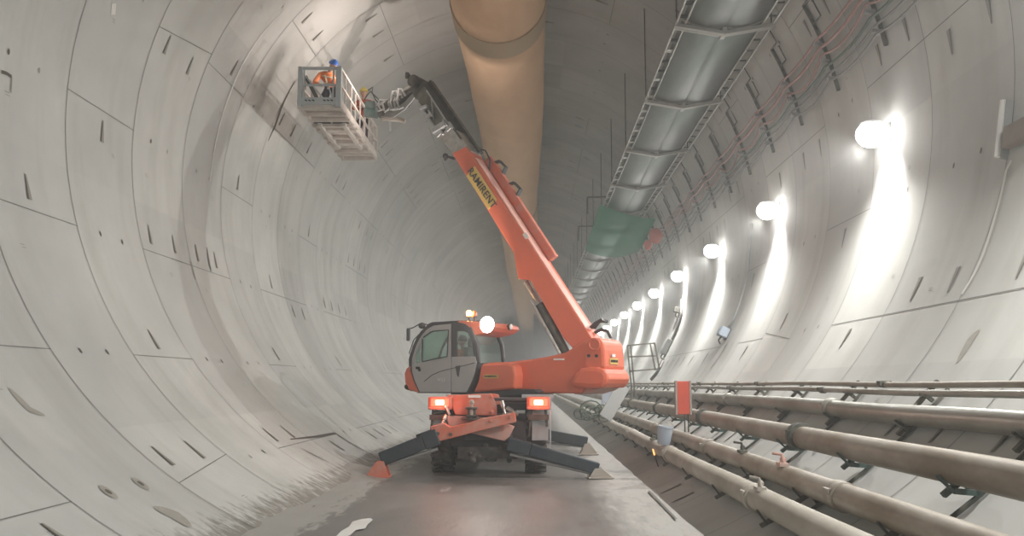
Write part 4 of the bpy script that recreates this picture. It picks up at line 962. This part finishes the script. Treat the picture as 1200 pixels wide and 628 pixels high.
b = MB(); b.bar((bx0+.15, by0+.09, bz+bh*.78), (bxm-.04, by0+.25, bz+.12), .11, .05); b.build('gas_strut', M['dgrey'], bk)
# long sides
for sx, x in ((0, bx0+.03), (1, bx1-.03)):
    for z, t in ((bh-.02, .055), (bh*.55, .045)):
        b = MB(); b.box((x, (by0+by1)/2, bz+z), (.045, by1-by0, t)); b.build('side_rail', M['basketpale'], bk)
    b = MB(); b.box((x, (by0+by1)/2, bz+.10), (.03, by1-by0, .17)); b.build('kick_plate', M['basketpale'], bk)
    for k in range(1, 9): post(x, by0+(by1-by0)*k/8, .055 if k in (2, 5, 8) else .03)
for z, t in ((bh-.02, .055), (bh*.55, .045)):
    b = MB(); b.box((bxm, by1-.03, bz+z), (bx1-bx0, .045, t)); b.build('far_rail', M['basketpale'], bk)

# ------------------------------------------------------------------ people
def skinmesh(name, edges_pts, rad, m, parent, sub=1, root_i=0):
    vs, es = edges_pts; me = D.meshes.new(name); loc = V(vs[root_i]); me.from_pydata([V(p)-loc for p in vs], es, [])
    o = D.objects.new(name, me); C.objects.link(o); me.materials.append(m)
    sk = o.modifiers.new('skin', 'SKIN'); sk.use_smooth_shade = True
    for i, r in enumerate(rad):
        rr = r if isinstance(r, tuple) else (r, r); me.skin_vertices[0].data[i].radius = rr
        me.skin_vertices[0].data[i].use_root = (i == root_i)
    su = o.modifiers.new('sub', 'SUBSURF'); su.levels = sub; su.render_levels = sub
    WL[o.name] = loc
    if parent: o.parent = parent; o.location = loc-WL[parent.name]
    else: o.location = loc
    return o
def hand(center, d, palm_n, parent, m):
    d = V(d).normalized(); n = V(palm_n); n = (n-d*n.dot(d)).normalized(); s = d.cross(n)
    vs = [V(center)-d*.03, V(center)+d*.03]; es = [(0, 1)]; rad = [.022, (.028, .018)]
    for k, (o_, L) in enumerate(((-.03, .065), (-.01, .078), (.01, .072), (.028, .055))):
        b0 = V(center)+d*.06+s*o_; i = len(vs); vs += [b0, b0+d*L*.5+n*.012, b0+d*L*.75+n*.045]; es += [(1, i), (i, i+1), (i+1, i+2)]; rad += [.010, .009, .008]
    i = len(vs); b0 = V(center)+s*-.035; vs += [b0, b0+d*.04-s*.02+n*.02, b0+d*.07-s*.01+n*.04]; es += [(0, i), (i, i+1), (i+1, i+2)]; rad += [.012, .010, .009]
    return skinmesh('hand', (vs, es), rad, m, parent)
def person(J_, label, top, legs, helmet, look, tape=True, hair=False):
    # J_: dict of joints in world space
    base = (V(J_['lf'])+V(J_['rf']))/2; e = empty('person', base, label, 'person')
    neck, hip = V(J_['neck']), V(J_['hip']); up = (neck-hip).normalized(); lk = V(look).normalized()
    head = V(J_['head'])
    # head with face
    side = lk.cross(V((0, 0, 1))).normalized(); hu = side.cross(lk).normalized(); b = MB()
    b.ell(head, (.078, .098, .118), 20, 14, (side, lk, hu))
    for k, p in enumerate(b.v):
        q = p-head; f_, z_ = q.dot(lk), q.dot(hu)
        if f_ > 0 and z_ < -.03: b.v[k] = p+lk*.012-side*q.dot(side)*.18
        if f_ > .03 and -.01 < z_ < .03 and abs(q.dot(side)) > .02: b.v[k] = p-lk*.008
    b.ell(head+lk*.10-hu*.012, (.014, .02, .026), 8, 6, (side, lk, hu))
    for s_ in (-1, 1): b.ell(head+side*.078*s_-hu*.01, (.012, .022, .034), 8, 6, (side, lk, hu)); b.ell(head+lk*.088+side*.03*s_+hu*.012, (.012, .008, .008), 8, 6, (side, lk, hu))
    b.tube([head+lk*.092-hu*.055-side*.022, head+lk*.098-hu*.057, head+lk*.092-hu*.055+side*.022], .006, 6)
    b.tube([neck-up*.02, head-hu*.06], .052, 12)
    body = b.build('head', M['skin'], e, smooth=True)
    # jacket: torso and arms as one skin
    vs = [hip, hip+(neck-hip)*.45, hip+(neck-hip)*.85, neck]; es = [(0, 1), (1, 2), (2, 3)]; rad = [(.155, .12), (.15, .12), (.165, .125), (.07, .06)]
    for a in 'lr':
        i = len(vs); vs += [V(J_[a+'s']), V(J_[a+'e']), V(J_[a+'h'])]; es += [(2, i), (i, i+1), (i+1, i+2)]; rad += [.075, .055, .042]
    jk = skinmesh('jacket', (vs, es), rad, top, e, 2)
    vs = [hip+up*.04, hip-up*.04]; es = [(0, 1)]; rad = [(.17, .14), (.17, .14)]
    for a in 'lr':
        i = len(vs); vs += [V(J_[a+'p']), V(J_[a+'k']), V(J_[a+'f'])+V((0, 0, .10))]; es += [(1, i), (i, i+1), (i+1, i+2)]; rad += [.115, .088, .07]
    skinmesh('trousers', (vs, es), rad, legs, e, 2)
    for a in 'lr':
        f_ = V(J_[a+'f']); d = V((lk.x, lk.y, 0)).normalized(); b = MB(); b.ell(f_+V((0, 0, .05))+d*.06, (.05, .14, .055), 12, 8, (side, d, V((0, 0, 1)))); b.tube([f_+V((0, 0, .04)), f_+V((0, 0, .16))], .05, 10); b.build('boot', M['boot'], e, smooth=True)
        h = V(J_[a+'h']); dd = (h-V(J_[a+'e'])).normalized(); hand(h+dd*.04, dd, V((0, 0, -1))+lk*.3, e, M['skin'])
    if helmet:
        b = MB(); b.ell(head+hu*.035, (.115, .135, .125), 22, 10, (side, lk, hu), zmin=-.05); b.box(head+hu*.04+lk*.13, (.17, .09, .012), (side, lk, hu)); b.box(head+hu*.155, (.03, .16, .015), (side, lk, hu)); b.build('helmet', helmet, e, smooth=True)
    if hair:
        b = MB(); b.ell(head+hu*.02-lk*.012, (.088, .108, .118), 18, 10, (side, lk, hu), zmin=-.2); b.build('hair', M['hair'], e, smooth=True)
    if tape:
        for s_ in (.25, .7):
            c_ = hip+(neck-hip)*s_; b = MB(); sd = (V(J_['rs'])-V(J_['ls'])).normalized(); fw = up.cross(sd)
            b.tube([c_+(sd*math.cos(t)*.178+fw*math.sin(t)*.142) for t in [k*math.pi/12 for k in range(25)]], .016, 6); b.build('reflective_band', M['tape'], e, smooth=True)
        for s_ in ('ls', 'rs'):
            sh = neck+(V(J_[s_])-neck)*.55; sd = (V(J_['rs'])-V(J_['ls'])).normalized(); fw = up.cross(sd)
            for sg in (-1, 1): 
                b = MB(); b.bar(sh+fw*.128*sg-up*.02, sh+fw*.15*sg-up*.36, .035, .012, up=fw); b.build('reflective_band', M['tape'], e)
    return e
fz = bz+.08
def PB(x, y, Y): return at(x, y, Y)
# worker one: blue helmet, stooping near the end of the basket, back towards the camera
hipp = V((-4.90, 20.55, fz+.78))
person(dict(hip=hipp, neck=PB(384.5, 84.5, 20.35), head=PB(390.5, 77.0, 20.3), ls=PB(375, 88, 20.35), le=PB(368, 97, 20.15), lh=PB(374, 98.5, 19.95), rs=PB(390, 90, 20.5), re=PB(392, 99, 20.35), rh=PB(387, 101, 20.1),
            lp=hipp+V((-.10, 0, -.05)), rp=hipp+V((.10, 0, -.05)), lk=(-5.04, 20.38, fz+.42), rk=(-4.78, 20.40, fz+.42), lf=(-5.06, 20.55, fz), rf=(-4.76, 20.58, fz)),
       'worker in orange reflective vest and blue helmet stooping at the near end of the basket', M['vest'], M['navy'], M['helmet'], (.5, -.6, -.35))
hipp = V((-4.62, 23.05, fz+.74))
person(dict(hip=hipp, neck=hipp+V((.03, -.08, .52)), head=hipp+V((.03, -.13, .70)), ls=hipp+V((-.17, -.06, .47)), le=hipp+V((-.24, -.18, .24)), lh=hipp+V((-.06, -.38, .22)), rs=hipp+V((.20, -.06, .47)), re=hipp+V((.24, -.2, .24)), rh=hipp+V((.14, -.40, .22)),
            lp=hipp+V((-.09, 0, -.05)), rp=hipp+V((.09, 0, -.05)), lk=(-4.72, 22.9, fz+.40), rk=(-4.50, 22.9, fz+.40), lf=(-4.73, 23.07, fz), rf=(-4.49, 23.1, fz)),
       'worker in dark red jacket standing behind the side rails toward the basket far end', M['redjacket'], M['navy'], M['yhelmet'], (.3, -1, -.1), tape=False)
s = TP(541, 452, LC-.45)+V((0, 0, .20))
person(dict(hip=s+V((0, 0, .10)), neck=s-F*.04+V((0, 0, .60)), head=s+F*.0+V((0, 0, .77)), ls=s+Lv*.18+V((0, 0, .54)), le=s+Lv*.22+F*.14+V((0, 0, .30)), lh=s+Lv*.14+F*.42+V((0, 0, .34)), rs=s-Lv*.18+V((0, 0, .54)), re=s-Lv*.22+F*.14+V((0, 0, .30)), rh=s-Lv*.14+F*.42+V((0, 0, .34)),
            lp=s+Lv*.09+V((0, 0, .06)), rp=s-Lv*.09+V((0, 0, .06)), lk=s+Lv*.12+F*.40+V((0, 0, .08)), rk=s-Lv*.12+F*.40+V((0, 0, .08)), lf=s+Lv*.12+F*.45+V((0, 0, -.30)), rf=s-Lv*.12+F*.45+V((0, 0, -.30))),
       'dark-haired operator in orange vest sitting inside the telehandler cab', M['vest'], M['navy'], None, F, tape=False, hair=True)

# ------------------------------------------------------------------ dust haze filling the tunnel
hz = D.materials.new('tunnel_haze'); hz.use_nodes = True; nt = hz.node_tree; nt.nodes.clear()
o = N(nt, 'ShaderNodeOutputMaterial'); vs_ = N(nt, 'ShaderNodeVolumeScatter'); vs_.inputs['Color'].default_value = (.95, .955, .94, 1); vs_.inputs['Density'].default_value = .0068; vs_.inputs['Anisotropy'].default_value = .25
nt.links.new(vs_.outputs[0], o.inputs['Volume'])
b = MB(); b.lathe([(0, R+.15), (YB-YA-2, R+.15)], (CX, YA+1, CZ), (0, 1, 0), 48)
hzo = b.build('dust_haze', hz); tag(hzo, 'thin pale dust haze hanging in the whole tunnel', 'haze', kind='stuff')

# ------------------------------------------------------------------ camera, world, exposure
cam = D.cameras.new('camera'); co = D.objects.new('camera', cam); C.objects.link(co)
cam.sensor_width = 36; cam.lens = 36*FPX/1200; cam.clip_end = 400
Xc = V((_r.x, _a.x, _u.x)); Yc_ = V((_r.y, _a.y, _u.y)); Zc = -V((_r.z, _a.z, _u.z))
mt = Matrix((Xc, Yc_, Zc)).transposed().to_4x4(); mt.translation = CAM; co.matrix_world = mt
bpy.context.scene.camera = co
w = D.worlds.new('world'); bpy.context.scene.world = w; w.use_nodes = True
w.node_tree.nodes['Background'].inputs[0].default_value = (.6, .58, .56, 1); w.node_tree.nodes['Background'].inputs[1].default_value = .5
sc = bpy.context.scene
sc.view_settings.view_transform = 'Standard'; sc.view_settings.look = 'None'; sc.view_settings.gamma = 1; sc.view_settings.use_curve_mapping = False
sc.view_settings.exposure = 0.92
sc.cycles.use_denoising = True
sc.cycles.sample_clamp_indirect = 6
